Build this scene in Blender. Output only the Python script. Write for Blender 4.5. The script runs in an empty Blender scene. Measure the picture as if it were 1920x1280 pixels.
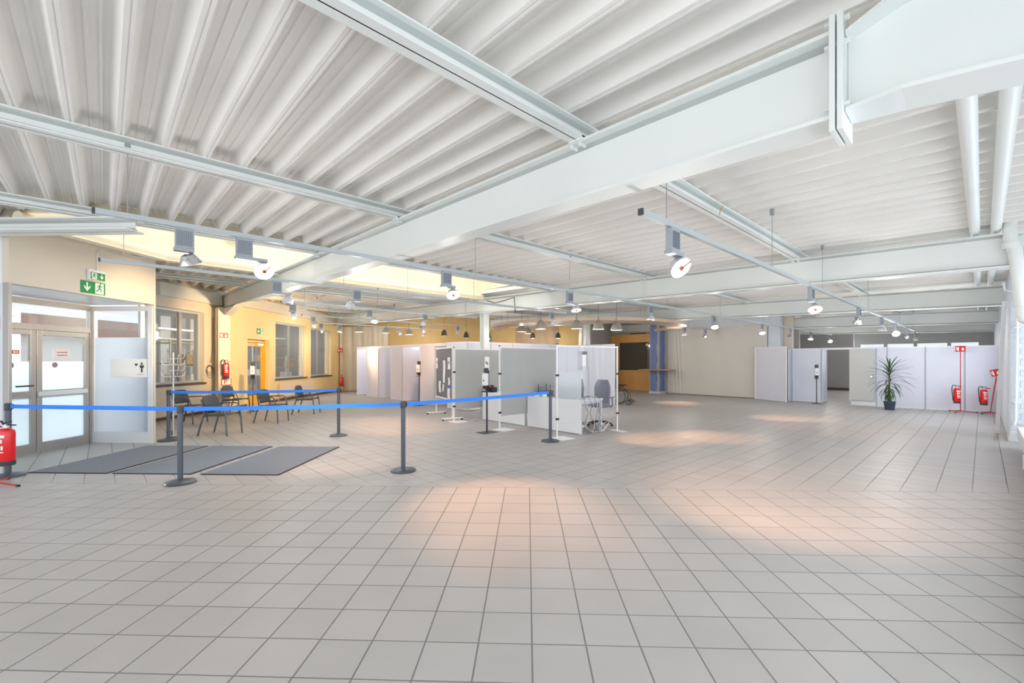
import bpy, math, random
from math import sin, cos, pi, radians, sqrt, hypot, atan2
from mathutils import Vector, Matrix

random.seed(7)
scene = bpy.context.scene
COL = scene.collection

# ------------------------------------------------------------------ camera, world, light
H, F, HOR = 1.585, 822.0, 675.0            # eye height, focal length in px, horizon row (1920x1280)
YAW = radians(47.02)
cam_d = bpy.data.cameras.new('camera'); cam = bpy.data.objects.new('camera', cam_d); COL.objects.link(cam)
cam_d.sensor_fit = 'HORIZONTAL'; cam_d.sensor_width = 36; cam_d.lens = 36 * F / 1920
cam_d.shift_y = (HOR - 640) / 1920; cam_d.clip_start = .05; cam_d.clip_end = 300
cam.location = (0, 0, H); cam.rotation_euler = (pi / 2, 0, YAW - pi / 2)
scene.camera = cam

scene.view_settings.view_transform = 'Standard'; scene.view_settings.look = 'None'
scene.view_settings.gamma = 1; scene.view_settings.use_curve_mapping = False
scene.view_settings.exposure = 0.20
scene.cycles.use_denoising = True
scene.cycles.max_bounces = 9; scene.cycles.diffuse_bounces = 6; scene.cycles.glossy_bounces = 3
scene.cycles.transmission_bounces = 6; scene.cycles.transparent_max_bounces = 16
scene.cycles.sample_clamp_indirect = 4; scene.cycles.caustics_reflective = False; scene.cycles.caustics_refractive = False
scene.cycles.use_light_tree = True

w = bpy.data.worlds.new('world'); scene.world = w; w.use_nodes = True
bg = w.node_tree.nodes['Background']; bg.inputs[0].default_value = (.90, .95, 1, 1); bg.inputs[1].default_value = 1.05

def area(name, loc, rot, sx, sy, power, col):
    d = bpy.data.lights.new(name, 'AREA'); d.shape = 'RECTANGLE'; d.size = sx; d.size_y = sy; d.energy = power; d.color = col
    o = bpy.data.objects.new(name, d); COL.objects.link(o); o.location = loc; o.rotation_euler = rot
    return o
# daylight through the window fronts (right side, behind the camera, far room, roof lantern), plus an added fill on the right end wall
area('window_daylight_right', (4.5, -1.7, 1.7), (radians(90), 0, 0), 17, 2.4, 290, (.86, .93, 1))
area('window_daylight_right_end', (16.4, -.345, 1.7), (radians(90), 0, radians(0)), 4.2, 1.9, 66, (.80, .89, 1))  # added fill lamp before the solid wall, brightens the partitions
area('window_daylight_rear', (-4.6, 2.6, 1.8), (radians(90), 0, radians(-82)), 9, 2.8, 150, (.98, .98, 1))
area('window_daylight_far', (29.0, 5.5, 1.9), (radians(90), 0, radians(90)), 9, 1.8, 170, (.88, .93, 1))
area('skylight_daylight', (4.4, 9.1, 5.4), (0, 0, 0), 7, 2.2, 52, (1, .98, .93))

area('daylight_outside_entrance', (-9.9, 20.1, 6.6), (radians(70), 0, radians(-135)), 8, 4, 6500, (.95, .98, 1))

# ------------------------------------------------------------------ projection helpers (floor points of the room)
def ray(px):
    a = (px - 960) / F
    return cos(YAW) + a * sin(YAW), sin(YAW) - a * cos(YAW)
def fl(px, py):
    d = F * H / (py - HOR); r = ray(px); return r[0] * d, r[1] * d
def on_y(px, Y): r = ray(px); return r[0] * Y / r[1]
def on_x(px, X): r = ray(px); return r[1] * X / r[0]
def zz(py, x, y):
    d = x * cos(YAW) + y * sin(YAW); return H + (HOR - py) / F * d
S2 = sqrt(2)
def uv(u, v): return (v + u) / S2, (v - u) / S2
U45 = -pi / 4
def roofz(Y): return 3.335 + .024 * Y

# ------------------------------------------------------------------ materials
def lin(c):
    return tuple(((x / 12.92) if x <= .04045 else ((x + .055) / 1.055) ** 2.4) for x in [v / 255 for v in c])
def mat(name, rgb, rough=.5, metal=0, noise=0, scale=8, bump=0, bscale=60, spec=.5, alpha=None):
    m = bpy.data.materials.new(name); m.use_nodes = True; nt = m.node_tree
    b = nt.nodes['Principled BSDF']; c = lin(rgb)
    b.inputs['Base Color'].default_value = (*c, 1); b.inputs['Roughness'].default_value = rough
    b.inputs['Metallic'].default_value = metal; b.inputs['Specular IOR Level'].default_value = spec
    if noise or bump:
        tc = nt.nodes.new('ShaderNodeTexCoord')
    if noise:
        n = nt.nodes.new('ShaderNodeTexNoise'); n.inputs['Scale'].default_value = scale; n.inputs['Detail'].default_value = 5
        nt.links.new(tc.outputs['Object'], n.inputs['Vector'])
        r = nt.nodes.new('ShaderNodeValToRGB')
        r.color_ramp.elements[0].position = .3; r.color_ramp.elements[1].position = .7
        r.color_ramp.elements[0].color = (*[x * (1 - noise) for x in c], 1)
        r.color_ramp.elements[1].color = (*[min(1, x * (1 + noise * .6)) for x in c], 1)
        nt.links.new(n.outputs['Fac'], r.inputs['Fac']); nt.links.new(r.outputs['Color'], b.inputs['Base Color'])
    if bump:
        n2 = nt.nodes.new('ShaderNodeTexNoise'); n2.inputs['Scale'].default_value = bscale
        nt.links.new(tc.outputs['Object'], n2.inputs['Vector'])
        bp = nt.nodes.new('ShaderNodeBump'); bp.inputs['Strength'].default_value = bump; bp.inputs['Distance'].default_value = .01
        nt.links.new(n2.outputs['Fac'], bp.inputs['Height']); nt.links.new(bp.outputs['Normal'], b.inputs['Normal'])
    return m
def emis(name, rgb, strength):
    m = bpy.data.materials.new(name); m.use_nodes = True; nt = m.node_tree
    b = nt.nodes['Principled BSDF']; b.inputs['Base Color'].default_value = (*lin(rgb), 1)
    b.inputs['Emission Color'].default_value = (*lin(rgb), 1); b.inputs['Emission Strength'].default_value = strength
    return m
def sheet(name, rgb, transp, gloss=.12, rough=.05, translucent=False):
    """thin see-through sheet: clear part + coating + a little mirror"""
    m = bpy.data.materials.new(name); m.use_nodes = True; nt = m.node_tree; nt.nodes.clear()
    out = nt.nodes.new('ShaderNodeOutputMaterial')
    t = nt.nodes.new('ShaderNodeBsdfTransparent'); t.inputs[0].default_value = (*[min(1, .9 + .1 * x) for x in lin(rgb)], 1)
    if translucent:
        d1 = nt.nodes.new('ShaderNodeBsdfDiffuse'); d1.inputs[0].default_value = (*lin(rgb), 1)
        d2 = nt.nodes.new('ShaderNodeBsdfTranslucent'); d2.inputs[0].default_value = (*lin(rgb), 1)
        d = nt.nodes.new('ShaderNodeMixShader'); d.inputs[0].default_value = .82
        nt.links.new(d1.outputs[0], d.inputs[1]); nt.links.new(d2.outputs[0], d.inputs[2])
    else:
        d = nt.nodes.new('ShaderNodeBsdfDiffuse'); d.inputs[0].default_value = (*lin(rgb), 1)
    mx = nt.nodes.new('ShaderNodeMixShader'); mx.inputs[0].default_value = 1 - transp
    nt.links.new(t.outputs[0], mx.inputs[1]); nt.links.new(d.outputs[0], mx.inputs[2])
    g = nt.nodes.new('ShaderNodeBsdfGlossy'); g.inputs['Roughness'].default_value = rough
    m2 = nt.nodes.new('ShaderNodeMixShader'); m2.inputs[0].default_value = gloss
    nt.links.new(mx.outputs[0], m2.inputs[1]); nt.links.new(g.outputs[0], m2.inputs[2])
    nt.links.new(m2.outputs[0], out.inputs[0])
    return m

M = {}
M['tile'] = None
M['white_steel'] = mat('white_steel', (232, 236, 234), .38, 0, .03, 1.2, spec=.4)
M['roof'] = mat('roof_sheet', (238, 236, 232), .42, 0, .04, 1.5)
M['white'] = mat('white_lacquer', (238, 239, 242), .35)
M['panel'] = mat('partition_white', (226, 229, 242), .45, 0, .02, 3)
M['panel_grey'] = mat('partition_grey', (208, 208, 204), .5)
M['alu'] = mat('brushed_aluminium', (176, 172, 168), .34, .55, .04, 20)
M['alu_light'] = mat('pale_aluminium', (214, 220, 226), .3, .35)
M['cream'] = mat('cream_plaster', (224, 214, 198), .8, 0, .03, 2, .15, 90)
M['yellow'] = mat('yellow_plaster', (240, 216, 160), .8, 0, .04, 2, .25, 40)
M['lantern'] = mat('lantern_cream', (246, 238, 214), .6, 0, .03, 2)
M['ochre'] = mat('ochre_wall', (190, 162, 108), .8, 0, .05, 2)
M['greywall'] = mat('grey_render', (176, 174, 172), .8, 0, .05, 3)
M['bluewall'] = mat('pale_blue_paint', (218, 225, 232), .6, 0, .03, 6, .3, 18)
M['blue_foil'] = mat('blue_boarding', (110, 132, 182), .6, 0, .10, 5)
M['orange'] = mat('orange_beech', (236, 178, 104), .5, 0, .06, 9)
M['orange_paint'] = mat('orange_paint', (250, 182, 52), .4)
M['drape'] = mat('calico_drape', (214, 204, 184), .9, 0, .03, 4, .2, 200)
M['drape_white'] = mat('white_drape', (216, 213, 205), .9, 0, .02, 3, .15, 200)
M['dark'] = mat('anthracite_plastic', (62, 66, 72), .45)
M['chair'] = mat('anthracite_resin', (74, 78, 82), .5, 0, .04, 30)
M['chairleg'] = mat('grey_aluminium_leg', (98, 106, 114), .35, .5)
M['black'] = mat('black_plastic', (24, 24, 26), .4)
M['post'] = mat('barrier_grey', (92, 98, 108), .32, .45)
M['belt'] = mat('blue_belt', (46, 138, 255), .6)
M['red'] = mat('extinguisher_red', (228, 28, 34), .22)
M['redpaint'] = mat('red_paint', (200, 36, 34), .4)
M['label'] = mat('white_label', (240, 240, 236), .5)
M['green'] = mat('sign_green', (12, 140, 76), .45)
M['signwhite'] = mat('sign_white', (238, 240, 226), .5)
M['signred'] = mat('sign_red', (190, 26, 30), .45)  # added omni fill below the lamps, evens out the hall's brightness
M['mat'] = mat('ribbed_mat', (140, 145, 155), .95, 0, .14, 60, .8, 300)
M['matedge'] = mat('mat_rubber', (52, 48, 50), .7)
M['galv'] = mat('galvanised', (170, 174, 180), .35, .7)
M['chrome'] = mat('chrome', (225, 225, 228), .08, 1)
M['track'] = mat('track_silver', (188, 196, 200), .35, .35)
M['ballast'] = mat('lamp_grey', (160, 166, 174), .45, .2)
M['ballast_dark'] = mat('lamp_grille', (122, 130, 140), .5, .2)
M['pendant'] = mat('pendant_shade', (176, 170, 158), .35, .5)
M['pendant_dark'] = mat('pendant_shade_dark', (92, 80, 68), .4, .5)
M['wood'] = mat('beech_top', (206, 170, 122), .5, 0, .08, 20)
M['pin'] = mat('grey_felt', (126, 124, 132), .95)
M['cloth'] = mat('grey_cloth', (186, 188, 188), .85, 0, .03, 3)
M['pot'] = mat('blue_grey_pot', (62, 72, 92), .45)
M['soil'] = mat('soil', (60, 44, 34), .95)
M['leaf'] = mat('yucca_leaf', (38, 84, 40), .5, 0, .35, 6)
M['stem'] = mat('yucca_stem', (110, 96, 66), .8, 0, .2, 20)
M['mesh_fabric'] = mat('blue_grey_fabric', (84, 88, 108), .9, 0, .08, 60)
M['radiator'] = mat('radiator_white', (232, 214, 190), .45)
M['amber'] = mat('amber_reflector', (250, 150, 20), .3)
M['paper'] = mat('paper', (244, 244, 244), .8)
M['ink'] = mat('printed_ink', (60, 60, 70), .8)
M['skirt'] = mat('dark_skirting', (96, 84, 76), .6)
M['canopy'] = mat('canopy_beech', (206, 184, 160), .5, 0, .05, 4)
M['hall_grey'] = mat('hall_grey', (128, 130, 134), .7, 0, .1, 1.2)
M['hall_floor'] = mat('hall_floor', (150, 150, 152), .6)
M['brick_roof'] = mat('roof_tiles_brown', (150, 104, 84), .8, 0, .2, 20)
M['ext_wall'] = mat('far_house_wall', (238, 236, 230), .8)
M['asphalt'] = mat('pale_paving', (210, 212, 214), .9, 0, .05, 1)
M['foil_tube'] = mat('silver_wrap', (190, 186, 180), .3, .5, .12, 6)
M['rust'] = mat('brown_jar', (120, 60, 44), .5)
M['cap'] = mat('lamp_cap_brown', (84, 44, 30), .5)
M['glass'] = sheet('window_glass', (225, 240, 245), .93, .10)
M['glass_dark'] = sheet('dim_window_glass', (150, 165, 175), .80, .16)
M['frost'] = sheet('frosted_film', (240, 248, 252), .12, .05, .3, True)
M['frost2'] = sheet('thin_frosted_film', (232, 240, 252), .22, .08, .2, True)
M['foil'] = sheet('clear_foil', (235, 238, 244), .88, .07, .10)
M['milky'] = sheet('milky_sheet', (236, 244, 250), .16, .06, .2, True)
M['lit'] = emis('lamp_glow', (255, 226, 192), 4.5)
M['lit_dim'] = emis('lamp_glow_soft', (255, 238, 220), 3)
M['bulb'] = emis('globe_glow', (255, 200, 140), 8)

def tile_mat():
    m = bpy.data.materials.new('stoneware_tile'); m.use_nodes = True; nt = m.node_tree
    b = nt.nodes['Principled BSDF']; b.inputs['Roughness'].default_value = .42; b.inputs['Specular IOR Level'].default_value = .35
    oi = nt.nodes.new('ShaderNodeObjectInfo')
    geo = nt.nodes.new('ShaderNodeNewGeometry')
    add = nt.nodes.new('ShaderNodeMath'); add.operation = 'ADD'
    nt.links.new(oi.outputs['Random'], add.inputs[0]); nt.links.new(geo.outputs['Random Per Island'], add.inputs[1])
    fr = nt.nodes.new('ShaderNodeMath'); fr.operation = 'FRACT'; nt.links.new(add.outputs[0], fr.inputs[0])
    r = nt.nodes.new('ShaderNodeValToRGB')
    r.color_ramp.elements[0].color = (*lin((173, 170, 168)), 1); r.color_ramp.elements[1].color = (*lin((179, 176, 175)), 1)
    nt.links.new(fr.outputs[0], r.inputs['Fac'])
    tc = nt.nodes.new('ShaderNodeTexCoord')
    n = nt.nodes.new('ShaderNodeTexNoise'); n.inputs['Scale'].default_value = 3; n.inputs['Detail'].default_value = 6
    nt.links.new(geo.outputs['Position'], n.inputs['Vector'])
    r2 = nt.nodes.new('ShaderNodeMapRange'); r2.inputs[3].default_value = .93; r2.inputs[4].default_value = 1.05
    nt.links.new(n.outputs['Fac'], r2.inputs[0])
    mx = nt.nodes.new('ShaderNodeMix'); mx.data_type = 'RGBA'; mx.blend_type = 'MULTIPLY'; mx.inputs[0].default_value = 1
    nt.links.new(r.outputs['Color'], mx.inputs[6]); nt.links.new(r2.outputs[0], mx.inputs[7])
    nt.links.new(mx.outputs[2], b.inputs['Base Color'])
    n3 = nt.nodes.new('ShaderNodeTexNoise'); n3.inputs['Scale'].default_value = 120
    nt.links.new(geo.outputs['Position'], n3.inputs['Vector'])
    bp = nt.nodes.new('ShaderNodeBump'); bp.inputs['Strength'].default_value = .12; bp.inputs['Distance'].default_value = .004
    nt.links.new(n3.outputs['Fac'], bp.inputs['Height']); nt.links.new(bp.outputs['Normal'], b.inputs['Normal'])
    return m
M['tile'] = tile_mat()
M['grout'] = mat('grout', (122, 119, 118), .9)

# ------------------------------------------------------------------ mesh builder
class MB:
    def __init__(s): s.v = []; s.f = []
    def add(s, vs, fs):
        n = len(s.v); s.v += [tuple(p) for p in vs]; s.f += [tuple(i + n for i in f) for f in fs]; return s
    def box(s, x0, x1, y0, y1, z0, z1, m=None):
        vs = [(x, y, z) for z in (z0, z1) for y in (y0, y1) for x in (x0, x1)]
        if m is not None: vs = [m @ Vector(p) for p in vs]
        return s.add(vs, [(0, 2, 3, 1), (4, 5, 7, 6), (0, 1, 5, 4), (2, 6, 7, 3), (0, 4, 6, 2), (1, 3, 7, 5)])
    def bar(s, p, q, wd, h, up=(0, 0, 1)):
        p, q = Vector(p), Vector(q); d = (q - p); L = d.length; d.normalize(); up = Vector(up)
        if abs(d.dot(up)) > .99: up = Vector((1, 0, 0))
        sd = d.cross(up).normalized(); u2 = sd.cross(d).normalized()
        m = Matrix((sd, d, u2)).transposed().to_4x4(); m.translation = p
        return s.box(-wd / 2, wd / 2, 0, L, -h / 2, h / 2, m)
    def tube(s, pts, r, n=8, cap=True, r2=None):
        pts = [Vector(p) for p in pts]; N = len(pts); vs = []; fs = []; prev = None
        for i, p in enumerate(pts):
            t = (pts[min(i + 1, N - 1)] - pts[max(i - 1, 0)]).normalized()
            a = prev if prev is not None else (Vector((0, 0, 1)) if abs(t.z) < .9 else Vector((1, 0, 0)))
            sd = (a - t * a.dot(t)).normalized(); prev = sd; up = t.cross(sd)
            rr = r if r2 is None else r + (r2 - r) * i / (N - 1)
            vs += [p + sd * rr * cos(2 * pi * k / n) + up * rr * sin(2 * pi * k / n) for k in range(n)]
        for i in range(N - 1):
            for k in range(n):
                k2 = (k + 1) % n; fs.append((i * n + k, i * n + k2, (i + 1) * n + k2, (i + 1) * n + k))
        if cap: fs += [tuple(range(n - 1, -1, -1)), tuple((N - 1) * n + k for k in range(n))]
        return s.add(vs, fs)
    def lathe(s, prof, n=20, m=None, cap=True):
        vs = []; fs = []
        for r, z in prof:
            for k in range(n):
                p = Vector((r * cos(2 * pi * k / n), r * sin(2 * pi * k / n), z)); vs.append(m @ p if m is not None else p)
        for i in range(len(prof) - 1):
            for k in range(n):
                k2 = (k + 1) % n; fs.append((i * n + k, i * n + k2, (i + 1) * n + k2, (i + 1) * n + k))
        if cap: fs += [tuple(range(n - 1, -1, -1)), tuple((len(prof) - 1) * n + k for k in range(n))]
        return s.add(vs, fs)
    def prism(s, poly, z0, z1, m=None):
        n = len(poly); vs = [Vector((x, y, z0)) for x, y in poly] + [Vector((x, y, z1)) for x, y in poly]
        if m is not None: vs = [m @ p for p in vs]
        return s.add(vs, [tuple(range(n - 1, -1, -1)), tuple(range(n, 2 * n))] + [(i, (i + 1) % n, n + (i + 1) % n, n + i) for i in range(n)])
    def grid(s, nu, nv, fn, thick=None):
        vs = [fn(i / nu, j / nv) for j in range(nv + 1) for i in range(nu + 1)]
        fs = [(j * (nu + 1) + i, j * (nu + 1) + i + 1, (j + 1) * (nu + 1) + i + 1, (j + 1) * (nu + 1) + i) for j in range(nv) for i in range(nu)]
        return s.add(vs, fs)
    def build(s, name, m, parent=None, smooth=False, loc=None, rz=0, bevel=0, solid=0):
        me = bpy.data.meshes.new(name); me.from_pydata(s.v, [], s.f); me.update()
        if m is not None: me.materials.append(m)
        if smooth:
            me.shade_smooth(); me.set_sharp_from_angle(angle=radians(40))
        o = bpy.data.objects.new(name, me); COL.objects.link(o)
        if parent is not None: o.parent = parent
        if loc is not None: o.location = loc
        o.rotation_euler.z = rz
        if bevel:
            b = o.modifiers.new('bevel', 'BEVEL'); b.width = bevel; b.segments = 2; b.limit_method = 'ANGLE'
        if solid:
            b = o.modifiers.new('solid', 'SOLIDIFY'); b.thickness = solid; b.offset = 0
        return o
def B(x0, x1, y0, y1, z0, z1): return MB().box(x0, x1, y0, y1, z0, z1)

def tag(o, label, cat, group=None):
    o['label'] = label; o['category'] = cat
    if group: o['group'] = group
    return o
def thing(name, label, cat, loc=(0, 0, 0), rz=0, group=None):
    o = bpy.data.objects.new(name, None); COL.objects.link(o); o.location = loc; o.rotation_euler.z = rz
    o.empty_display_size = .1
    return tag(o, label, cat, group)
def struct(name, loc=(0, 0, 0), rz=0):
    o = bpy.data.objects.new(name, None); COL.objects.link(o); o.location = loc; o.rotation_euler.z = rz; o['kind'] = 'structure'; return o
def skind(o): o['kind'] = 'structure'; return o
def arc(c, r, a0, a1, n, fn): return [fn(c, r, a0 + (a1 - a0) * i / n) for i in range(n + 1)]

# ------------------------------------------------------------------ FLOOR
TS = .30; G = .005
V_SEAM = 5.452
def tile_mesh(s=TS):
    a = s / 2 - G / 2; b = a - .003; h = .010
    m = MB(); m.add([(-a, -a, -.006), (a, -a, -.006), (a, a, -.006), (-a, a, -.006), (-a, -a, h - .003), (a, -a, h - .003), (a, a, h - .003), (-a, a, h - .003),
                     (-b, -b, h), (b, -b, h), (b, b, h), (-b, b, h)],
                    [(0, 1, 5, 4), (1, 2, 6, 5), (2, 3, 7, 6), (3, 0, 4, 7), (4, 5, 9, 8), (5, 6, 10, 9), (6, 7, 11, 10), (7, 4, 8, 11), (8, 9, 10, 11)])
    return m
floor = skind(MB().prism([(-9, -3), (31, -3), (31, 27), (-1, 27), (-9, 15)], -.2, -.001).build('floor', M['grout']))
ZT = -.010                                     # tile tops at z = 0
cand = []
for j in range(0, 24):
    v = V_SEAM - TS * (j + .5)
    for i in range(-42, 42):
        u = .025 + TS * (i + .5)
        if v < -2.8: continue
        x, y = uv(u, v)
        if x < -8.8 or y < -1.2: continue
        d = v * cos(radians(2.02)) - u * sin(radians(2.02)); lat = u * cos(radians(2.02)) + v * sin(radians(2.02))
        vis = d > .5 and abs(lat / d) < 1.25 and (d > 1.85)
        cand.append((0 if vis else 1, d if vis else 99, u, v))
cand.sort()
tm = tile_mesh().build('floor_tile', M['tile'], floor)
x, y = uv(cand[0][2], cand[0][3]); tm.location = (x, y, ZT); tm.rotation_euler.z = U45
for k, (a, b_, u, v) in enumerate(cand[1:300]):
    o = tm.copy(); COL.objects.link(o); x, y = uv(u, v); o.location = (x, y, ZT + random.uniform(-.0004, .0004)); o.rotation_euler.z = U45
rest = MB()
base = tile_mesh()
R45 = Matrix.Rotation(U45, 4, 'Z')
for a, b_, u, v in cand[300:]:
    x, y = uv(u, v); mm = Matrix.Translation((x, y, ZT)) @ R45
    rest.add([mm @ Vector(p) for p in base.v], base.f)
# beyond the seam the tiles lie at 45 degrees; half tiles along the seam
x0 = .11 - .3 * 40; y0 = .085 - .3 * 10
for i in range(0, 160):
    cx = x0 + .3 * (i + .5)
    for j in range(0, 110):
        cy = y0 + .3 * (j + .5)
        vc = (cx + cy) / S2; uc = (cx - cy) / S2
        if vc < V_SEAM - .21 or vc > 25 or uc < -10.2 or cx > 30.5 or cy < -1.0 or (cx > 20 and cy > 16): continue
        if vc > V_SEAM + .2121:
            rest.add([(px + cx, py + cy, pz + ZT) for px, py, pz in base.v], base.f)
        else:
            a = TS / 2 - G / 2
            poly = [(cx - a, cy - a), (cx + a, cy - a), (cx + a, cy + a), (cx - a, cy + a)]
            out = []
            lim = (V_SEAM + .004) * S2
            for q in range(4):
                p1, p2 = poly[q], poly[(q + 1) % 4]; s1, s2 = p1[0] + p1[1] - lim, p2[0] + p2[1] - lim
                if s1 >= 0: out.append(p1)
                if s1 * s2 < 0:
                    t = s1 / (s1 - s2); out.append((p1[0] + t * (p2[0] - p1[0]), p1[1] + t * (p2[1] - p1[1])))
            if len(out) >= 3: rest.prism(out, -.016, 0)
o = rest.build('floor_tile_field', M['tile'], floor); o['kind'] = 'stuff'
# outside ground
skind(B(-90, 60, -60, 90, -.35, -.22).build('ground', M['asphalt']))

# ------------------------------------------------------------------ CEILING: trapezoidal steel sheets
ceiling = struct('ceiling')
PITCH = .295
prof = [(-.1475, 0), (-.125, 0), (-.122, .006), (-.116, .006), (-.113, 0), (-.098, 0), (-.055, .12), (-.02, .12), (-.014, .108), (.0, .108), (.006, .12),
        (.045, .12), (.051, .108), (.065, .108), (.071, .12), (.107, .12), (.1475, 0)]
def y_end(x):
    if x < -.955: return 8.25 - x
    if x < .643: return x + 10.4
    if x < .9: return 14.6
    return min(x + 13.75, max(31.4 - x, 14.6))
def rib_strip(mb, xc, ya, yb):
    n = len(prof); vs = []
    for (dx, dz) in prof: vs.append((xc + dx, ya, roofz(ya) + dz))
    for (dx, dz) in prof: vs.append((xc + dx, yb, roofz(yb) + dz))
    mb.add(vs, [(i, i + 1, n + i + 1, n + i) for i in range(n - 1)])
xr = -.07 - PITCH * 30; k = 0
XE = 30
ribs = []
while xr < XE:
    ribs.append(xr); xr += PITCH
for s0 in range(0, len(ribs), 3):
    grp = ribs[s0:s0 + 3]; m1 = MB(); m2 = MB()
    for xc in grp:
        ye = y_end(xc)
        if ye < -.8: continue
        if .85 <= xc <= 8.45:
            rib_strip(m1, xc, -1.3, 7.83)
            if ye > 10.5: rib_strip(m2, xc, 10.42, ye)
        elif -.77 < xc < .85:
            rib_strip(m1, xc, -1.3, max(7.83, 7.86 - xc)); rib_strip(m2, xc, xc + 9.66, ye)
        else: rib_strip(m1, xc, -1.3, ye)
    if m1.v: m1.build('roof_sheet', M['roof'], ceiling)
    if m2.v: m2.build('roof_sheet', M['roof'], ceiling)
# foam fillers closing the ribs above the purlin at the lantern
mf = MB()
for xc in ribs:
    if .15 < xc < 8.4:
        z = roofz(7.81); mf.prism([(xc - .096, 0), (xc + .1455, 0), (xc + .106, .118), (xc - .054, .118)], -.012, .012,
                                  Matrix.Translation((0, 7.84, z)) @ Matrix.Rotation(pi / 2, 4, 'X'))
mf.build('rib_filler', M['cream'], ceiling)['kind'] = 'stuff'
# weather deck above the sheets so no light leaks
md = MB()
def dk(*pts): md.add([(x, y, 3.50 + .024 * y) for x, y in pts], [tuple(range(len(pts)))])
dk((-6, -2), (31, -2), (31, 7.82), (.1, 7.82)); dk((-6, -2), (.1, 7.82), (-.84, 8.74), (-.955, 9.2), (-6, 14.25))
dk((-.955, 9.2), (-.84, 8.74), (.82, 10.38), (.70, 11.1)); dk((.82, 10.38), (.82, 10.5), (31, 10.5), (31, 28), (14, 28), (.88, 14.65), (.70, 11.1))
dk((8.5, 7.82), (31, 7.82), (31, 10.5), (8.5, 10.5))
md.build('roof_deck', M['roof'], ceiling, solid=.02)

# ------------------------------------------------------------------ roof lantern
lan = struct('wall_lantern')
def slab(p, q, t, z0, z1): 
    mb = MB(); p = Vector((*p, (z0 + z1) / 2)); q = Vector((*q, (z0 + z1) / 2)); mb.bar(p, q, t, z1 - z0); return mb
slab((.15, 7.77), (-.8, 8.72), .06, 3.55, 4.9).build('lantern_panel', M['lantern'], lan)
slab((-.8, 8.70), (.85, 10.32), .06, 3.46, 4.9).build('lantern_panel', M['lantern'], lan)
slab((.85, 10.32), (2.75, 10.42), .06, 3.52, 4.9).build('lantern_panel', M['lantern'], lan)
slab((2.75, 10.42), (8.45, 10.42), .06, 3.52, 4.9).build('lantern_panel', M['lantern'], lan)
slab((.15, 7.82), (8.45, 7.84), .06, 3.68, 4.9).build('lantern_panel', M['lantern'], lan)
slab((8.45, 7.8), (8.45, 10.42), .06, 3.7, 4.9).build('lantern_panel', M['lantern'], lan)
rg = MB()
for a, b_ in (((-.82, 8.58), (.83, 10.22)), ((.83, 10.22), (2.75, 10.32)), ((2.75, 10.32), (8.4, 10.33))):
    pa = Vector((*a, 3.50 + .024 * (a[1] - 10.3))); pb = Vector((*b_, 3.50 + .024 * (b_[1] - 10.3)))
    rg.tube([pa, pb], .075, 12)
    rg.bar(pa - Vector((0, 0, .08)), pb - Vector((0, 0, .08)), .16, .03)
rg.build('lantern_ring', M['lantern'], lan, True)
sock = thing('socket_strip', 'small cream socket outlet strip high on yellow skylight wall left of the main beam', 'socket', (2.0, 10.3, 4.0))
for q in range(4):
    B(-.2 + q * .1, -.11 + q * .1, -.03, 0, -.04, .04).build('socket_outlet', M['lantern'], sock, bevel=.004)
    

# ------------------------------------------------------------------ steel frame
FW = .2; BD = .44
def ibeam(name, p, q, wd, dep, tf=.02, tw=.012, zoff=0, m=None, parent=None):
    mb = MB(); p = Vector(p); q = Vector(q)
    mb.bar(p + Vector((0, 0, tf / 2)), q + Vector((0, 0, tf / 2)), wd, tf)
    mb.bar(p + Vector((0, 0, dep - tf / 2)), q + Vector((0, 0, dep - tf / 2)), wd, tf)
    mb.bar(p + Vector((0, 0, dep / 2)), q + Vector((0, 0, dep / 2)), tw, dep)
    # fillets
    d = (q - p).normalized(); sd = Vector((d.y, -d.x, 0)).normalized()
    for s_ in (-1, 1):
        for zt, zs in ((tf, 1), (dep - tf, -1)):
            a = p + sd * s_ * tw / 2 + Vector((0, 0, zt)); b_ = q + sd * s_ * tw / 2 + Vector((0, 0, zt)); e = .026
            mb.add([a, a + sd * s_ * e, a + Vector((0, 0, zs * e)), b_, b_ + sd * s_ * e, b_ + Vector((0, 0, zs * e))],
                   [(1, 4, 5, 2), (1, 2, 5, 4)])
    return mb.build(name, m or M['white_steel'], parent)
def bz(Y): return 2.775 + .024 * Y
BX = [2.65, 8.4, 14.2, 20.9, 26.8]
names = ['nearest heavy', 'second', 'third', 'fourth', 'farthest']
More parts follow.
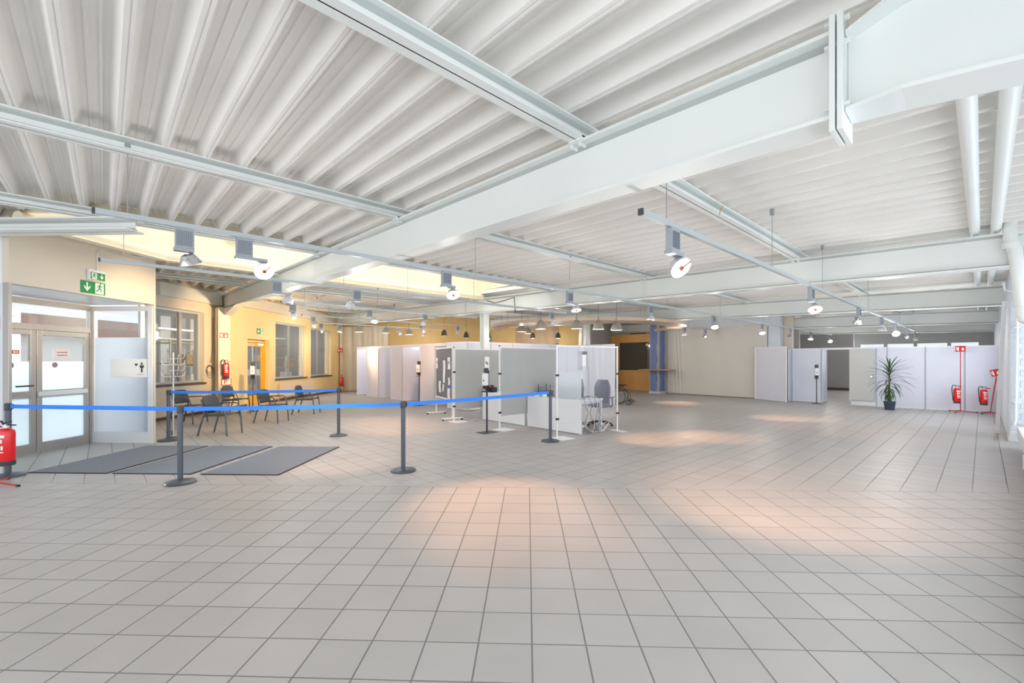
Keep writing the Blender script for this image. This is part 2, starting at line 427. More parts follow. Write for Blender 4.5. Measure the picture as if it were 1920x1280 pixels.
for i, X in enumerate(BX):
    ye = y_end(X + .1) - .15
    t = struct('roof_beam'); t['label'] = 'white painted steel roof beam, the %s one from the camera' % names[i]
    xc = X + FW / 2
    ys = .52 if i == 0 else -.35
    ibeam('beam_section', (xc, ys, bz(ys)), (xc, ye, bz(ye)), FW, BD, parent=t)
    if i == 0:
        # spliced, deeper haunch section towards the window wall
        mb = MB(); yy = .46; z0, z1 = bz(.5), bz(.5) + BD
        for sgn in (-1, 1):
            pass
        pts_b = [(yy, z0 + .03), (.25, z0 + .03), (-1.0, z0 - .13)]
        pts_t = [(yy, z1 - .03), (.25, z1 + .035), (-1.0, z1 + .06)]
        for pts, dz in ((pts_b, .01), (pts_t, -.01)):
            for a, b_ in zip(pts[:-1], pts[1:]):
                wa = .12 if a[0] == yy else .13; 
                w1 = .085 if a[0] == yy else .125; w2 = .125
                mb.add([(xc - w1, a[0], a[1] - .01), (xc + w1, a[0], a[1] - .01), (xc + w2, b_[0], b_[1] - .01), (xc - w2, b_[0], b_[1] - .01),
                        (xc - w1, a[0], a[1] + .01), (xc + w1, a[0], a[1] + .01), (xc + w2, b_[0], b_[1] + .01), (xc - w2, b_[0], b_[1] + .01)],
                       [(0, 1, 2, 3), (4, 7, 6, 5), (0, 4, 5, 1), (1, 5, 6, 2), (2, 6, 7, 3), (3, 7, 4, 0)])
        poly = pts_b + pts_t[::-1]
        m4 = Matrix(((0, 0, 1, xc - .006), (1, 0, 0, 0), (0, 1, 0, 0), (0, 0, 0, 1)))
        mb.prism(poly, 0, .012, m4)
        mb.build('haunch_section', M['white_steel'], t)
        B(xc - .12, xc + .12, .495, .52, z0 - .07, z1 + .07).build('end_plate', M['white_steel'], t, bevel=.003)
        B(xc - .12, xc + .12, .463, .488, z0 - .07, z1 + .07).build('end_plate', M['white_steel'], t, bevel=.003)
        for (bx_, bz_) in [(s_ * .075, h_) for s_ in (-1, 1) for h_ in (z0 + .06, z1 - .07, z1 + .045)]:
            MB().tube([(xc + bx_, .44, bz_), (xc + bx_, .545, bz_)], .014, 6).build('bolt', M['white_steel'], t)
        # haunch at the far column
        mb = MB(); ze = bz(15.6)
        mb.add([(xc - .1, 14.0, bz(14)), (xc + .1, 14.0, bz(14)), (xc + .1, 15.55, ze - .22), (xc - .1, 15.55, ze - .22),
                (xc - .1, 14.0, bz(14) + .03), (xc + .1, 14.0, bz(14) + .03), (xc + .1, 15.55, ze + .02), (xc - .1, 15.55, ze + .02)],
               [(0, 3, 2, 1), (4, 5, 6, 7), (0, 1, 5, 4), (1, 2, 6, 5), (2, 3, 7, 6), (3, 0, 4, 7)])
        mb.build('haunch_section', M['white_steel'], t)
PY = [-.72, 2.115, 4.935, 7.75, 13.3, 16.1, 18.9, 21.6]
pt = struct('roof_purlins'); pt.name = 'roof_purlin_frame'
for Y in PY:
    xa = max(-5.8, Y - 13.7, .9 if 11 < Y < 14.6 else -9); xb = min(29.6, 31.2 - Y) if Y > 14.4 else 29.6
    z = bz(Y) + BD
    if xb > xa + 1: ibeam('purlin', (xa, Y, z), (xb, Y, z), .13, .12, .012, .008, parent=pt)
ibeam('purlin', (.25, 10.56, bz(10.5) + BD), (29.6, 10.56, bz(10.5) + BD), .13, .12, .012, .008, parent=pt)
# short cross beam running left over the entrance
ibeam('purlin', (.30, 7.42, 3.235), (-4.6, 12.32, 3.235), .26, .16, .018, .01, parent=pt)
for X in BX[:4]:
    for Y in PY[1:5] + [10.5]:
        if Y > y_end(X) - .5: continue
        z = bz(Y) + BD
        cb = MB().box(X - .02, X + .03, Y - .065, Y + .065, z - .015, z + .02)
        cb.tube([(X - .02, Y - .04, z - .045), (X + .05, Y - .04, z - .045)], .013, 6); cb.tube([(X - .02, Y + .04, z - .045), (X + .05, Y + .04, z - .045)], .013, 6)
        cb.build('purlin_clip', M['white_steel'], pt)
# pipes under the roof on the window side
pp = thing('roof_pipe', 'white round pipe running under the roof sheets near the right wall, left of two', 'pipe')
MB().tube([(2.2, .07, 3.29), (29, .07, 3.31)], .052, 14).build('pipe_run', M['white_steel'], pp, True)
pp = thing('roof_pipe', 'white round pipe running under the roof sheets near the right wall, right of two', 'pipe')
MB().tube([(2.2, -.12, 3.29), (29, -.12, 3.31)], .052, 14).build('pipe_run', M['white_steel'], pp, True)
dp = thing('downpipe', 'wide white rainwater downpipe slanting down at the right edge of the hall', 'pipe')
MB().tube([(8.42, -.24, 3.42), (8.42, -.24, 3.12), (8.42, -.28, 2.95), (8.42, -.36, 2.1), (8.45, -.62, 1.9)], .066, 16).build('pipe_run', M['white_steel'], dp, True)
MB().tube([(8.42, -.24, 3.08), (8.42, -.245, 3.0)], .078, 16).build('pipe_socket', M['white_steel'], dp, True)
MB().tube([(8.42, -.345, 2.25), (8.42, -.36, 2.13)], .078, 16).build('pipe_socket', M['white_steel'], dp, True)

# ------------------------------------------------------------------ WALLS
def wall_uv(name, u, v0, v1, z0, z1, holes, th, m):
    """wall in a plane u = const, thickness away from the room (-u); holes = (va, vb, za, zb)"""
    mb = MB(); vs = sorted({v0, v1} | {h for q in holes for h in q[:2]})
    for a, b_ in zip(vs[:-1], vs[1:]):
        hs = sorted([(q[2], q[3]) for q in holes if q[0] <= a + 1e-6 and q[1] >= b_ - 1e-6]); z = z0
        for ha, hb in hs:
            if ha > z: mb.box(u - th, u, a, b_, z, ha)
            z = hb
        if z < z1: mb.box(u - th, u, a, b_, z, z1)
    return skind(mb.build(name, m, None, rz=U45))
UL = -9.62
# window wall with the service hall behind it
WT = 3.0
wall_uv('wall_left', UL, 10.92, 13.3, 0, 4.0, [(11.0, 12.72, .93, WT)], .32, M['cream'])
def wall_seg(name, a, b_, th, z0, z1, m):
    o = slab(uv(*a), uv(*b_), th, z0, z1).build(name, m); return skind(o)
wall_seg('wall_left', (-7.34, 8.25), (-9.74, 10.98), .12, 0, 3.9, M['cream'])
wall_uv('wall_left', UL, 13.3, 22.3, 0, 4.1, [(14.75, 16.05, 0, 2.32), (16.42, 18.75, .86, 3.06), (19.15, 21.15, .86, 3.02)], .32, M['yellow'])
def window_uv(n, va, vb, za, zb, mull, wood=None):
    w_ = struct('window_%d' % n, (0, 0, 0), U45)
    u = UL - .16; fw = .06; fm = M['alu_light']
    B(u - .03, u + .03, va, vb, za, za + fw).build('window_frame', fm, w_); B(u - .03, u + .03, va, vb, zb - fw, zb).build('window_frame', fm, w_)
    B(u - .03, u + .03, va, va + fw, za + fw, zb - fw).build('window_frame', fm, w_); B(u - .03, u + .03, vb - fw, vb, za + fw, zb - fw).build('window_frame', fm, w_)
    ed = [va + fw] + [x for m_ in mull for x in (m_ - .045, m_ + .045)] + [vb - fw]
    for m_ in mull: B(u - .035, u + .035, m_ - .045, m_ + .045, za + fw, zb - fw).build('mullion', M['alu'], w_)
    for a, b_ in zip(ed[0::2], ed[1::2]): B(u - .004, u + .004, a, b_, za + fw, zb - fw).build('pane', M['glass'], w_)
    B(UL - .14, UL + .05, va - .04, vb + .04, za - .05, za).build('window_sill', M['skirt'], w_)
window_uv(1, 11.0, 12.72, .93, WT, [11.98])
window_uv(2, 16.42, 18.75, .86, 3.06, [17.62])
window_uv(3, 19.15, 21.15, .86, 3.02, [20.1])
# orange rear door
d4 = struct('door_3', (0, 0, 0), U45)
u = UL - .22; va, vb = 14.75, 16.05
mb = MB(); mb.box(u - .04, u + .04, va, va + .09, 0, 2.3); mb.box(u - .04, u + .04, vb - .09, vb, 0, 2.3); mb.box(u - .04, u + .04, va + .09, vb - .09, 2.22, 2.3)
mb.build('door_frame', M['orange_paint'], d4)
mb = MB(); mb.box(u - .02, u + .03, va + .09, va + .19, .02, 2.2); mb.box(u - .02, u + .03, vb - .2, vb - .09, .02, 2.2)
mb.box(u - .02, u + .03, va + .19, vb - .2, 2.08, 2.2); mb.box(u - .02, u + .03, va + .19, vb - .2, .02, .32)
lf = mb.build('door_leaf', M['orange_paint'], d4)
B(u, u + .01, va + .19, vb - .2, .32, 2.08).build('pane', M['glass'], lf)
B(u + .03, u + .09, vb - .5, vb - .18, 2.12, 2.19).build('door_closer', M['alu_light'], lf)
# service hall behind the window wall
hall = struct('wall_service_hall', (0, 0, 0), U45)
MB().prism([(-9.95, 11.1), (-9.95, 24), (-15, 24), (-15, 17.1)], -.02, 0).build('hall_floor_slab', M['hall_floor'], hall)
B(-15.2, -15, 17.1, 24, 0, 4.2).build('hall_wall', M['hall_grey'], hall)
B(-15, UL - .33, 23.8, 24, 0, 4.2).build('hall_wall', M['hall_grey'], hall)
MB().prism([(-9.9, 11.0), (-15, 17.1), (-15.1, 17.0), (-9.98, 10.9)], 0, 4.2).build('hall_wall', M['hall_grey'], hall)
MB().prism([(-9.95, 11.0), (-9.95, 24), (-15, 24), (-15, 17.1)], 4.1, 4.2).build('hall_ceiling', M['hall_grey'], hall)
for zc, m_ in ((2.72, 'white_steel'), (2.35, 'alu')):
    MB().tube([(-13.2, 15.2, zc), (-13.2, 23.5, zc)], .05, 8).build('hall_pipe', M[m_], hall)
for q in range(8): B(-14.98, -14.9, 17.3 + q * .8, 17.8 + q * .8, .3, 3.4).build('hall_locker', M['alu'] if q % 2 else M['panel_grey'], hall)
for q, (vq, uq, hq) in enumerate(((13.6, -11.2, 2.2), (15.9, -12.6, 2.0), (17.6, -12.4, 1.9), (19.8, -12.6, 2.3), (21.8, -12.2, 1.8))):
    rk = thing('storage_rack', 'grey metal storage rack in the service hall, %s seen through the windows' % ['leftmost', 'second from left', 'third from left', 'fourth from left', 'rightmost'][q], 'rack', (*uv(uq, vq), 0), U45)
    for (sx, sy) in ((-.3, -.6), (-.3, .6), (.3, -.6), (.3, .6)): B(sx - .02, sx + .02, sy - .02, sy + .02, 0, hq).build('rack_post', M['alu_light'], rk)
    for e in range(4): B(-.32, .32, -.62, .62, .2 + e * (hq - .3) / 3, .23 + e * (hq - .3) / 3).build('rack_shelf', M['galv'], rk)
    for e in range(3): B(-.25, .2, -.5 + e * .34, -.24 + e * .34, .23 + (e % 3) * (hq - .3) / 3, .5 + (e % 3) * (hq - .3) / 3).build('rack_carton', M['paper'] if e % 2 else M['wood'], rk)
area('service_hall_light', (*uv(-11.6, 14.6), 4.0), (0, 0, U45), 2.4, 3, 150, (1, 1, 1))
area('service_hall_light_rear', (*uv(-12.3, 19.5), 4.0), (0, 0, U45), 3.5, 6, 190, (1, 1, 1))
# skirting
sk = struct('baseboard_left', (0, 0, 0), U45)
for a, b_ in ((10.95, 14.7), (16.1, 22.1)): B(UL, UL + .015, a, b_, 0, .08).build('skirting_board', M['skirt'], sk)
# soffit beams above the window wall
ee = struct('trim_1', (0, 0, 0), U45)
B(UL, UL + .14, 11.0, 13.3, 3.28, 3.62).build('edge_beam', M['white_steel'], ee)
B(UL, UL + .14, 14.2, 21.9, 3.38, 3.74).build('edge_beam', M['cream'], ee)
# steel column at the window wall
c1 = struct('wall_column'); c1['label'] = 'beige painted column with fire extinguisher'
B(2.5, 2.8, 15.5, 16.3, 0, bz(15.5) + .02).build('column_shaft', M['cream'], c1)
# entrance: fascia, soffit, side glazing, storefront
UF, V0, V1, UD = -7.15, 5.80, 8.19, -8.40
wf = struct('wall_entrance', (0, 0, 0), U45)
B(UF - .1, UF, V0, V1, 2.65, 3.75).build('fascia_panel', M['cream'], wf)
B(-13, UF - .1, V0 - .0, V0 + .1, 2.65, 3.75).build('fascia_panel', M['white'], wf)
B(UF - .1, UF, V1 - .04, V1 + .0, 0, 2.65).build('end_stud', M['cream'], wf)
B(UD - .1, UF - .1, V0 + .1, V1 + .02, 2.65, 2.68).build('soffit_panel', M['alu_light'], wf)
def frame_rect(mb, axis, c, a0, a1, z0, z1, wd, dp):
    """rectangular frame in plane axis=c"""
    def bx(a, b_, z, zt):
        if axis == 'u': mb.box(c - dp / 2, c + dp / 2, a, b_, z, zt)
        else: mb.box(a, b_, c - dp / 2, c + dp / 2, z, zt)
    l, r, b2, t2 = wd
    bx(a0, a0 + l, z0, z1); bx(a1 - r, a1, z0, z1); bx(a0 + l, a1 - r, z0, z0 + b2); bx(a0 + l, a1 - r, z1 - t2, z1)
    return mb
# side window of the entrance
w4 = struct('window_4', (0, 0, 0), U45)
frame_rect(MB(), 'v', V1 - .02, UD + .02, UF - .02, 0, 2.62, (.06, .09, .21, .09), .07).build('window_frame', M['white'], w4)
B(UD + .08, UF - .11, V1 - .024, V1 - .016, .21, 2.53).build('pane', M['glass'], w4)
B(UD + .08, UF - .11, V1 - .034, V1 - .030, .21, 2.02).build('frosted_film', M['frost2'], w4)
sg = thing('distance_notice', 'white notice with a black person pictogram on the frosted side window', 'notice', (*uv(UF - .35, V1 - .04), 1.42), U45)
B(-.5, .22, -.004, 0, -.16, .19).build('paper_sheet', M['paper'], sg)
pg = MB(); pg.prism([(.10, -.07), (.13, -.07), (.13, .02), (.155, .02), (.155, .07), (.075, .07), (.075, .02), (.10, .02)], 0, .002, Matrix.Translation((0, -.005, 0)) @ Matrix.Rotation(pi / 2, 4, 'X'))
pg.tube([(.115, -.005, .10), (.115, -.009, .10)], .02, 8); pg.box(-.02, .03, -.007, -.004, .06, .1)
pg.box(.02, .16, -.007, -.004, -.11, -.105); pg.build('pictogram', M['ink'], sg)
# storefront left of the corner post
w5 = struct('window_5', (0, 0, 0), U45)
frame_rect(MB(), 'v', V0 + .02, -12.6, UF - .09, 0, 2.65, (.08, .05, .12, .12), .04).build('window_frame', M['alu_light'], w5)
B(-12.5, UF - .14, V0 + .0, V0 + .04, 2.06, 2.14).build('window_transom', M['alu'], w5)
for a, b_ in ((-12.5, -9.9), (-9.82, UF - .14)):
    B(a, b_, V0 + .016, V0 + .024, .12, 2.06).build('pane', M['frost'], w5); B(a, b_, V0 + .016, V0 + .024, 2.14, 2.53).build('pane', M['glass'], w5)
B(-9.9, -9.82, V0, V0 + .04, .12, 2.53).build('window_post', M['alu'], w5)
B(UF - .09, UF, V0 - .003, V0 + .038, 0, 2.66).build('corner_post', M['alu'], w5, bevel=.004)
# double entrance door
dv = 7.19
df = struct('door_1', (0, 0, 0), U45)
mb = MB(); mb.box(UD - .04, UD + .04, V0 + .1, V0 + .2, 0, 2.62); mb.box(UD - .04, UD + .04, V1 - .1, V1, 0, 2.62)
mb.box(UD - .04, UD + .04, V0 + .2, V1 - .1, 2.53, 2.63); mb.build('door_frame', M['alu'], df)
B(UD - .045, UD + .045, V0 + .2, V1 - .1, 2.105, 2.20).build('door_transom', M['alu'], df)
B(UD - .004, UD + .004, V0 + .2, V1 - .1, 2.20, 2.53).build('pane', M['glass'], df)
for nm, a, b_, sgn in (('door_leaf', V0 + .2, dv - .005, 1), ('door_leaf', dv + .005, V1 - .1, -1)):
    mb = frame_rect(MB(), 'u', UD, a, b_, .01, 2.10, (.085, .085, .16, .085), .06); mb.box(UD - .03, UD + .03, a + .085, b_ - .085, .95, 1.06)
    lf = mb.build(nm, M['alu'], df, bevel=.004)
    B(UD - .004, UD + .004, a + .085, b_ - .085, 1.06, 2.015).build('pane', M['glass'], lf)
    B(UD - .004, UD + .004, a + .085, b_ - .085, .17, .95).build('pane', M['glass'], lf)
    B(UD + .006, UD + .009, a + .09, b_ - .09, .175, .945).build('frosted_film', M['frost'], lf)
    B(UD + .006, UD + .009, a + .09, b_ - .09, 1.065, 1.56).build('frosted_film', M['frost'], lf)
    m90 = Matrix.Translation((UD + .011, (a + .3) if sgn < 0 else (b_ - .36), 1.50)) @ Matrix.Rotation(pi / 2, 4, 'Y')
    MB().lathe([(.048, 0), (.048, .003)], 20, m90).build('warning_dot', M['pin'], lf)
    if sgn < 0: B(UD + .03, UD + .07, a + .0, b_ - .06, .965, 1.045).build('push_bar', M['alu_light'], lf, bevel=.01)
    else: B(UD + .04, UD + .07, b_ - .32, b_ - .06, 1.14, 1.165).build('door_handle', M['black'], lf, bevel=.008)
nt_ = thing('door_notice', 'grey paper notice taped to the right entrance door pane', 'notice', (*uv(UD + .02, dv + .42), 1.70), U45)
B(0, .003, -.13, .13, -.09, .09).build('paper_sheet', mat('grey_notice', (205, 200, 210), .8), nt_)
for q in range(2): B(.003, .005, -.09, .09, .02 - q * .05, .03 - q * .05).build('text_line', M['ink'], nt_)
# mat strips of red fire sticker on the left leaf
fs = thing('fire_sticker', 'small red and white fire alarm sticker on the left entrance door', 'sticker', (*uv(UD + .02, dv - .30), 1.72), U45)
B(0, .003, -.05, .05, -.03, .03).build('sticker_plate', M['signred'], fs); B(.003, .005, -.035, -.005, -.018, .018).build('sticker_symbol', M['signwhite'], fs); B(.003, .005, .01, .03, -.018, .018).build('sticker_symbol', M['signwhite'], fs)
# outer vestibule glazing
ve = struct('window_6', (0, 0, 0), U45)
uo = -11.6
mb = frame_rect(MB(), 'u', uo, V0, 9.6, 0, 2.72, (.12, .12, .1, .14), .1)
for q in (7.0, 7.3, 8.4): mb.box(uo - .05, uo + .05, q, q + (.1 if q != 7.3 else .45), .1, 2.6)
mb.box(uo - .05, uo + .05, V0, 9.6, 2.28, 2.36); mb.build('window_frame', M['white'], ve)
B(uo - .004, uo + .004, V0 + .1, 9.5, .1, 2.6).build('pane', M['glass'], ve)
# houses outside
hs = thing('house', 'low house with brown tiled roof outside beyond the entrance', 'house', (*uv(-27, 24), -.22), U45)
B(-4, 4, -12, 12, 0, 3.0).build('house_wall', M['ext_wall'], hs)
MB().add([(-4.6, -12.4, 2.95), (-4.6, 12.4, 2.95), (0, 12.4, 4.35), (0, -12.4, 4.35), (4.6, -12.4, 2.95), (4.6, 12.4, 2.95)], [(0, 1, 2, 3), (3, 2, 5, 4), (0, 3, 4), (1, 5, 2), (0, 4, 5, 1)]).build('house_roof', M['brick_roof'], hs)
tr = thing('bare_tree', 'leafless tree behind the low house outside the entrance', 'tree', (*uv(-34, 24), -.22))
mb = MB(); random.seed(4)
def branch(p, d, L, r, n):
    q = p + d * L; mb.tube([p, q], r, 5, False, r * .6)
    if n:
        for _ in range(3): branch(q, (d + Vector((random.uniform(-.6, .6), random.uniform(-.6, .6), random.uniform(-.1, .5)))).normalized(), L * .72, r * .55, n - 1)
branch(Vector((0, 0, 0)), Vector((0, 0, 1)), 2.6, .16, 4); mb.build('tree_crown', M['stem'], tr)

# back wall, ochre with calico drape
VB = 22.1
wb = struct('wall_back', (0, 0, 0), U45)
B(UL - .3, 3.0, VB, VB + .25, 0, 4.1).build('wall_panel', M['ochre'], wb)
wg = struct('wall_back_grey'); mb = slab((17.75, 13.45), (20.6, 14.05), .12, 0, 4.1); mb.build('wall_panel', M['greywall'], wg)
# right end: drape wall, orange bar front, far room
wr = struct('wall_bar')
XO = 20.5
mb = MB(); mb.box(XO, XO + .12, 11.2, 14.2, 0, 1.10); mb.box(XO, XO + .12, 11.2, 14.2, 2.52, 2.95); mb.box(XO, XO + .12, 13.45, 14.2, 1.10, 2.52); mb.box(XO, XO + .12, 11.2, 11.5, 1.10, 2.52)
mb.build('bar_front', M['orange'], wr)
B(XO + .9, XO + 1.0, 10.8, 14.9, 0, 3.9).build('wall_panel', M['cream'], wr)
B(XO + .05, XO + .06, 11.5, 13.45, 1.10, 2.52).build('pane', sheet('smoked_glass', (84, 82, 66), .25, .14, .04), wr)
B(XO, XO + .9, 11.2, 14.2, 1.07, 1.10).build('bar_counter', M['wood'], wr)
B(XO + .2, XO + .5, 12.1, 12.9, 2.95, 3.01).build('dark_ledge', M['black'], wr); B(XO + .2, XO + .5, 11.3, 11.8, 2.95, 3.03).build('dark_ledge', M['black'], wr)
gl = thing('globe_lamp', 'small glowing globe lamp inside the orange framed serving hatch', 'lamp', (XO + .3, on_x(1213, XO + .3), 0))
zg = zz(646.5, XO + .3, on_x(1213, XO + .3))
MB().lathe([(.001, -.07), (.05, -.05), (.07, 0), (.05, .05), (.001, .07)], 12, Matrix.Translation((0, 0, zg))).build('globe', M['bulb'], gl, True)
MB().tube([(0, 0, zg + .06), (0, 0, 2.95)], .008, 6).build('cord', M['black'], gl)
# right drape wall
XD = 19.75
wd = struct('wall_drape')
B(XD + .05, XD + .2, 5.95, 10.6, 0, 4.0).build('wall_panel', M['cream'], wd)
B(XD - .05, XD + .05, 5.9, 10.2, zz(617, XD, 8), 3.6).build('lintel_panel', M['bluewall'], wd)
dr = thing('wall_drape_sheet', 'off-white sheet hung flat as a drape over the far wall right of the blue column', 'drape')
def drf(a, b_):
    Y = 10.25 - a * 4.3; z = .03 + b_ * 3.0
    f = math.exp(-((a - .13) / .05) ** 2) * (1 - abs(b_ - .45)) * .04 * sin(a * 160 + b_ * 6) + .012 * sin(a * 24 + b_ * 2)
    return (XD - .06 + f, Y, z + .03 * sin(a * 9) * (1 if b_ > .9 else 0))
MB().grid(120, 14, drf).build('drape_cloth', M['drape_white'], dr, True)
# blue boarded column with a round wooden ledge
cb = struct('wall_column_blue'); cb['label'] = 'square column boarded in blue with a round wooden shelf'
B(19.2, 19.75, 10.42, 10.9, 0, 3.55).build('column_shaft', M['greywall'], cb)
def wav(x, s): return x + .025 * sin(s * 3.1) + .015 * sin(s * 7)
mb = MB(); n = 24
mb.add([(19.19, wav(10.52, i * .3), i * 3.4 / n) for i in range(n + 1)] + [(19.19, 10.86, i * 3.4 / n) for i in range(n + 1)], [(i, i + 1, n + 2 + i, n + 1 + i) for i in range(n)])
mb.add([(wav(19.29, i * .37 + 1), 10.41, i * 3.4 / n) for i in range(n + 1)] + [(wav(19.72, i * .3), 10.41, i * 3.4 / n) for i in range(n + 1)], [(i, i + 1, n + 2 + i, n + 1 + i) for i in range(n)])
mb.build('blue_boarding', M['blue_foil'], cb)
B(19.17, 19.77, 10.39, 10.93, 0, .1).build('column_plinth', M['panel_grey'], cb)
tb = thing('round_shelf', 'round beech shelf ringing the blue column', 'shelf', (19.45, 10.64, 1.11))
MB().lathe([(.86, 0), (.88, .01), (.88, .03), (.86, .04)], 36).build('shelf_board', M['wood'], tb, True)
# far room beyond the partition
fr_ = struct('wall_far')
XF = 29.6
yw = [on_x(px, XF) for px in (1835, 1783, 1776, 1719, 1713, 1663, 1657, 1612)]
zt0, zb0 = 2.42, 1.9
mb = MB(); mb.box(XF, XF + .2, -.8, 12, 0, zb0); mb.box(XF, XF + .2, -.8, 12, zt0, 3.9)
ys = [-.8] + yw + [12]
for a, b_ in ((-.8, yw[0]), (yw[1], yw[2]), (yw[3], yw[4]), (yw[5], yw[6]), (yw[7], 12)): mb.box(XF, XF + .2, min(a, b_), max(a, b_), zb0, zt0)
mb.build('wall_panel', M['greywall'], fr_)
for i in range(4): B(XF + .08, XF + .09, yw[2 * i], yw[2 * i + 1], zb0, zt0).build('pane', M['glass'], fr_)
B(20.2, 20.4, 5.2, 5.95, 0, 3.9).build('wall_panel', M['cream'], fr_)
B(24.0, 24.2, 5.9, 11, 0, 3.9).build('wall_panel', M['greywall'], fr_); B(28.4, 28.6, 4.55, 11, 0, 3.9).build('wall_panel', M['greywall'], fr_); B(28.37, 28.4, 4.55, 11, 0, .14).build('wall_skirting', M['skirt'], fr_)
B(19.76, 20.1, 5.5, 5.95, 0, 3.8).build('wall_pier', M['bluewall'], fr_)
# right wall
wr2 = struct('wall_right')
B(12.95, 13.75, -1.1, -.36, 0, 3.6).build('wall_pier', M['bluewall'], wr2)
B(13.75, 30, -.56, -.36, 0, 3.7).build('wall_panel', M['bluewall'], wr2)
B(12.93, 13.77, -.37, -.345, 0, .12).build('pier_plinth', M['cream'], wr2)
B(-6, 12.95, -1.3, -1.1, 0, .45).build('parapet', M['bluewall'], wr2)
B(-6, 12.95, -1.3, -1.1, 2.75, 3.6).build('window_lintel', M['white_steel'], wr2)
for q in range(9): B(-5 + q * 2.2, -4.92 + q * 2.2, -1.25, -1.15, .45, 2.75).build('window_post', M['alu_light'], wr2)
# brick courses on the pier face turned to the camera
for q in range(30):
    for e in range(2):
        off = .12 if q % 2 else 0
        y1 = -.375 - e * .25 + (off if e else 0); y0_ = y1 - .24 + (0 if e else off)
        B(12.938, 12.952, max(y0_, -.99), y1, .13 + q * .105, .13 + q * .105 + .095).build('brick', M['bluewall'], wr2)
# heating on the window side
rad = thing('floor_convector', 'low white finned convector heater along the right window wall', 'radiator')
B(3.2, 11.9, -.72, -.42, .20, .40).build('heater_casing', M['white'], rad, bevel=.01)
for q in range(5):
    f = B(3.6 + q * 1.53, 3.72 + q * 1.53, -.66, -.40, 0, .2).build('heater_foot', M['white'], rad, bevel=.008)
hp = thing('heating_pipe', 'thin white heating pipe rising on the pale brick pier at the right edge', 'pipe')
MB().tube([(12.6, -.42, .36), (12.86, -.42, .36), (12.88, -.44, .4), (12.88, -.46, 2.78), (12.88, -.40, 2.92), (12.9, -.30, 2.95), (12.9, -.28, 3.1)], .018, 8).build('pipe_run', M['white'], hp, True)
B(12.86, 12.93, -.50, -.41, 2.2, 2.22).build('pipe_clip', M['white'], hp); B(12.86, 12.93, -.50, -.41, .75, .77).build('pipe_clip', M['white'], hp)
# leaning white ladder
ld = thing('ladder', 'narrow white ladder leaning against the right wall', 'ladder', (14.1, -.22, 0))
pa, pb = Vector((0, 0, .02)), Vector((-1.05, -.08, 2.75))
for s_ in (-.0, .3):
    MB().bar(pa + Vector((s_, .0, 0)), pb + Vector((s_, 0, 0)), .03, .06, (0, 1, 0)).build('ladder_rail', M['white'], ld)
for q in range(10):
    c = pa.lerp(pb, .05 + q * .1); MB().tube([c + Vector((-.03, -.02, 0)), c + Vector((.25, -.02, 0))], .014, 6).build('rung', M['alu_light'], ld)

# ------------------------------------------------------------------ canopy, round column, steel column
cx, cy = 14.3, 11.0
rc = struct('wall_column_round'); rc['label'] = 'round column wrapped in silver foil'
MB().lathe([(.25, 0), (.25, 2.2), (.24, 2.6), (.25, bz(11))], 24, Matrix.Translation((cx, cy, 0))).build('column_shaft', M['foil_tube'], rc, True)
can = thing('curved_canopy', 'curved beech coloured canopy band hanging around the round silver column', 'canopy', (cx, cy, 2.86))
def ringpt(r, a, z): return (r * cos(a), r * sin(a), z)
mb = MB(); n = 60; a0, a1 = radians(110), radians(345)
for i in range(n):
    t0, t1 = a0 + (a1 - a0) * i / n, a0 + (a1 - a0) * (i + 1) / n
    def ww(t): 
        s = (t - a0) / (a1 - a0); return 3.85 - 1.0 * sin(pi * s) ** .6 - .02
    ro = 3.85; r0, r1 = ww(t0), ww(t1)
    mb.add([ringpt(ro, t0, 0), ringpt(r0, t0, 0), ringpt(r1, t1, 0), ringpt(ro, t1, 0), ringpt(ro, t0, .1), ringpt(r0, t0, .1), ringpt(r1, t1, .1), ringpt(ro, t1, .1)],
           [(0, 3, 2, 1), (4, 5, 6, 7), (0, 4, 7, 3), (1, 2, 6, 5)])
mb.build('canopy_band', M['canopy'], can, True)
for a in range(130, 340, 30):
    MB().tube([ringpt(3.4, radians(a), .1), ringpt(3.4, radians(a), .72)], .006, 5).build('suspension_wire', M['galv'], can)
c2 = struct('wall_column_steel'); c2['label'] = 'white steel column under the second beam'
x2, y2 = 8.5, 10.35
ib = MB(); zt = bz(y2); ib.box(x2 - .1, x2 + .1, y2 - .1, y2 - .085, 0, zt); ib.box(x2 - .1, x2 + .1, y2 + .085, y2 + .1, 0, zt); ib.box(x2 - .006, x2 + .006, y2 - .085, y2 + .085, 0, zt)
ib.build('column_shaft', M['white_steel'], c2)
B(x2 - .14, x2 + .14, y2 - .15, y2 + .15, zt - .015, zt).build('head_plate', M['white_steel'], c2)

# ------------------------------------------------------------------ exhibition partitions
def pnl(parent, p, q, h, m='panel', z0=.02, posts=True):
    """framed partition panel between two floor points"""
    P, Q = Vector((*p, 0)), Vector((*q, 0)); d = (Q - P).normalized()
    MB().bar(P + d * .02 + Vector((0, 0, (h + z0) / 2)), Q - d * .02 + Vector((0, 0, (h + z0) / 2)), .012, h - z0 - .04).build('panel_sheet', M[m], parent)
    MB().bar(P + Vector((0, 0, h - .02)), Q + Vector((0, 0, h - .02)), .035, .04).build('panel_rail', M['white'], parent); MB().bar(P + Vector((0, 0, z0 + .015)), Q + Vector((0, 0, z0 + .015)), .03, .03).build('panel_rail', M['white'], parent)
    if posts:
        for r in (P, Q): MB().tube([r, r + Vector((0, 0, h))], .021, 8).build('partition_post', M['white'], parent)
bo = thing('booth_partition', 'row of white booth partitions with warm lit openings left of the pinboard', 'partition')
HP = 2.17; XB = 8.45
pnl(bo, (XB, 18.4), (XB, 17.3), HP); pnl(bo, (XB, 17.3), (XB + 1.9, 17.3), HP)
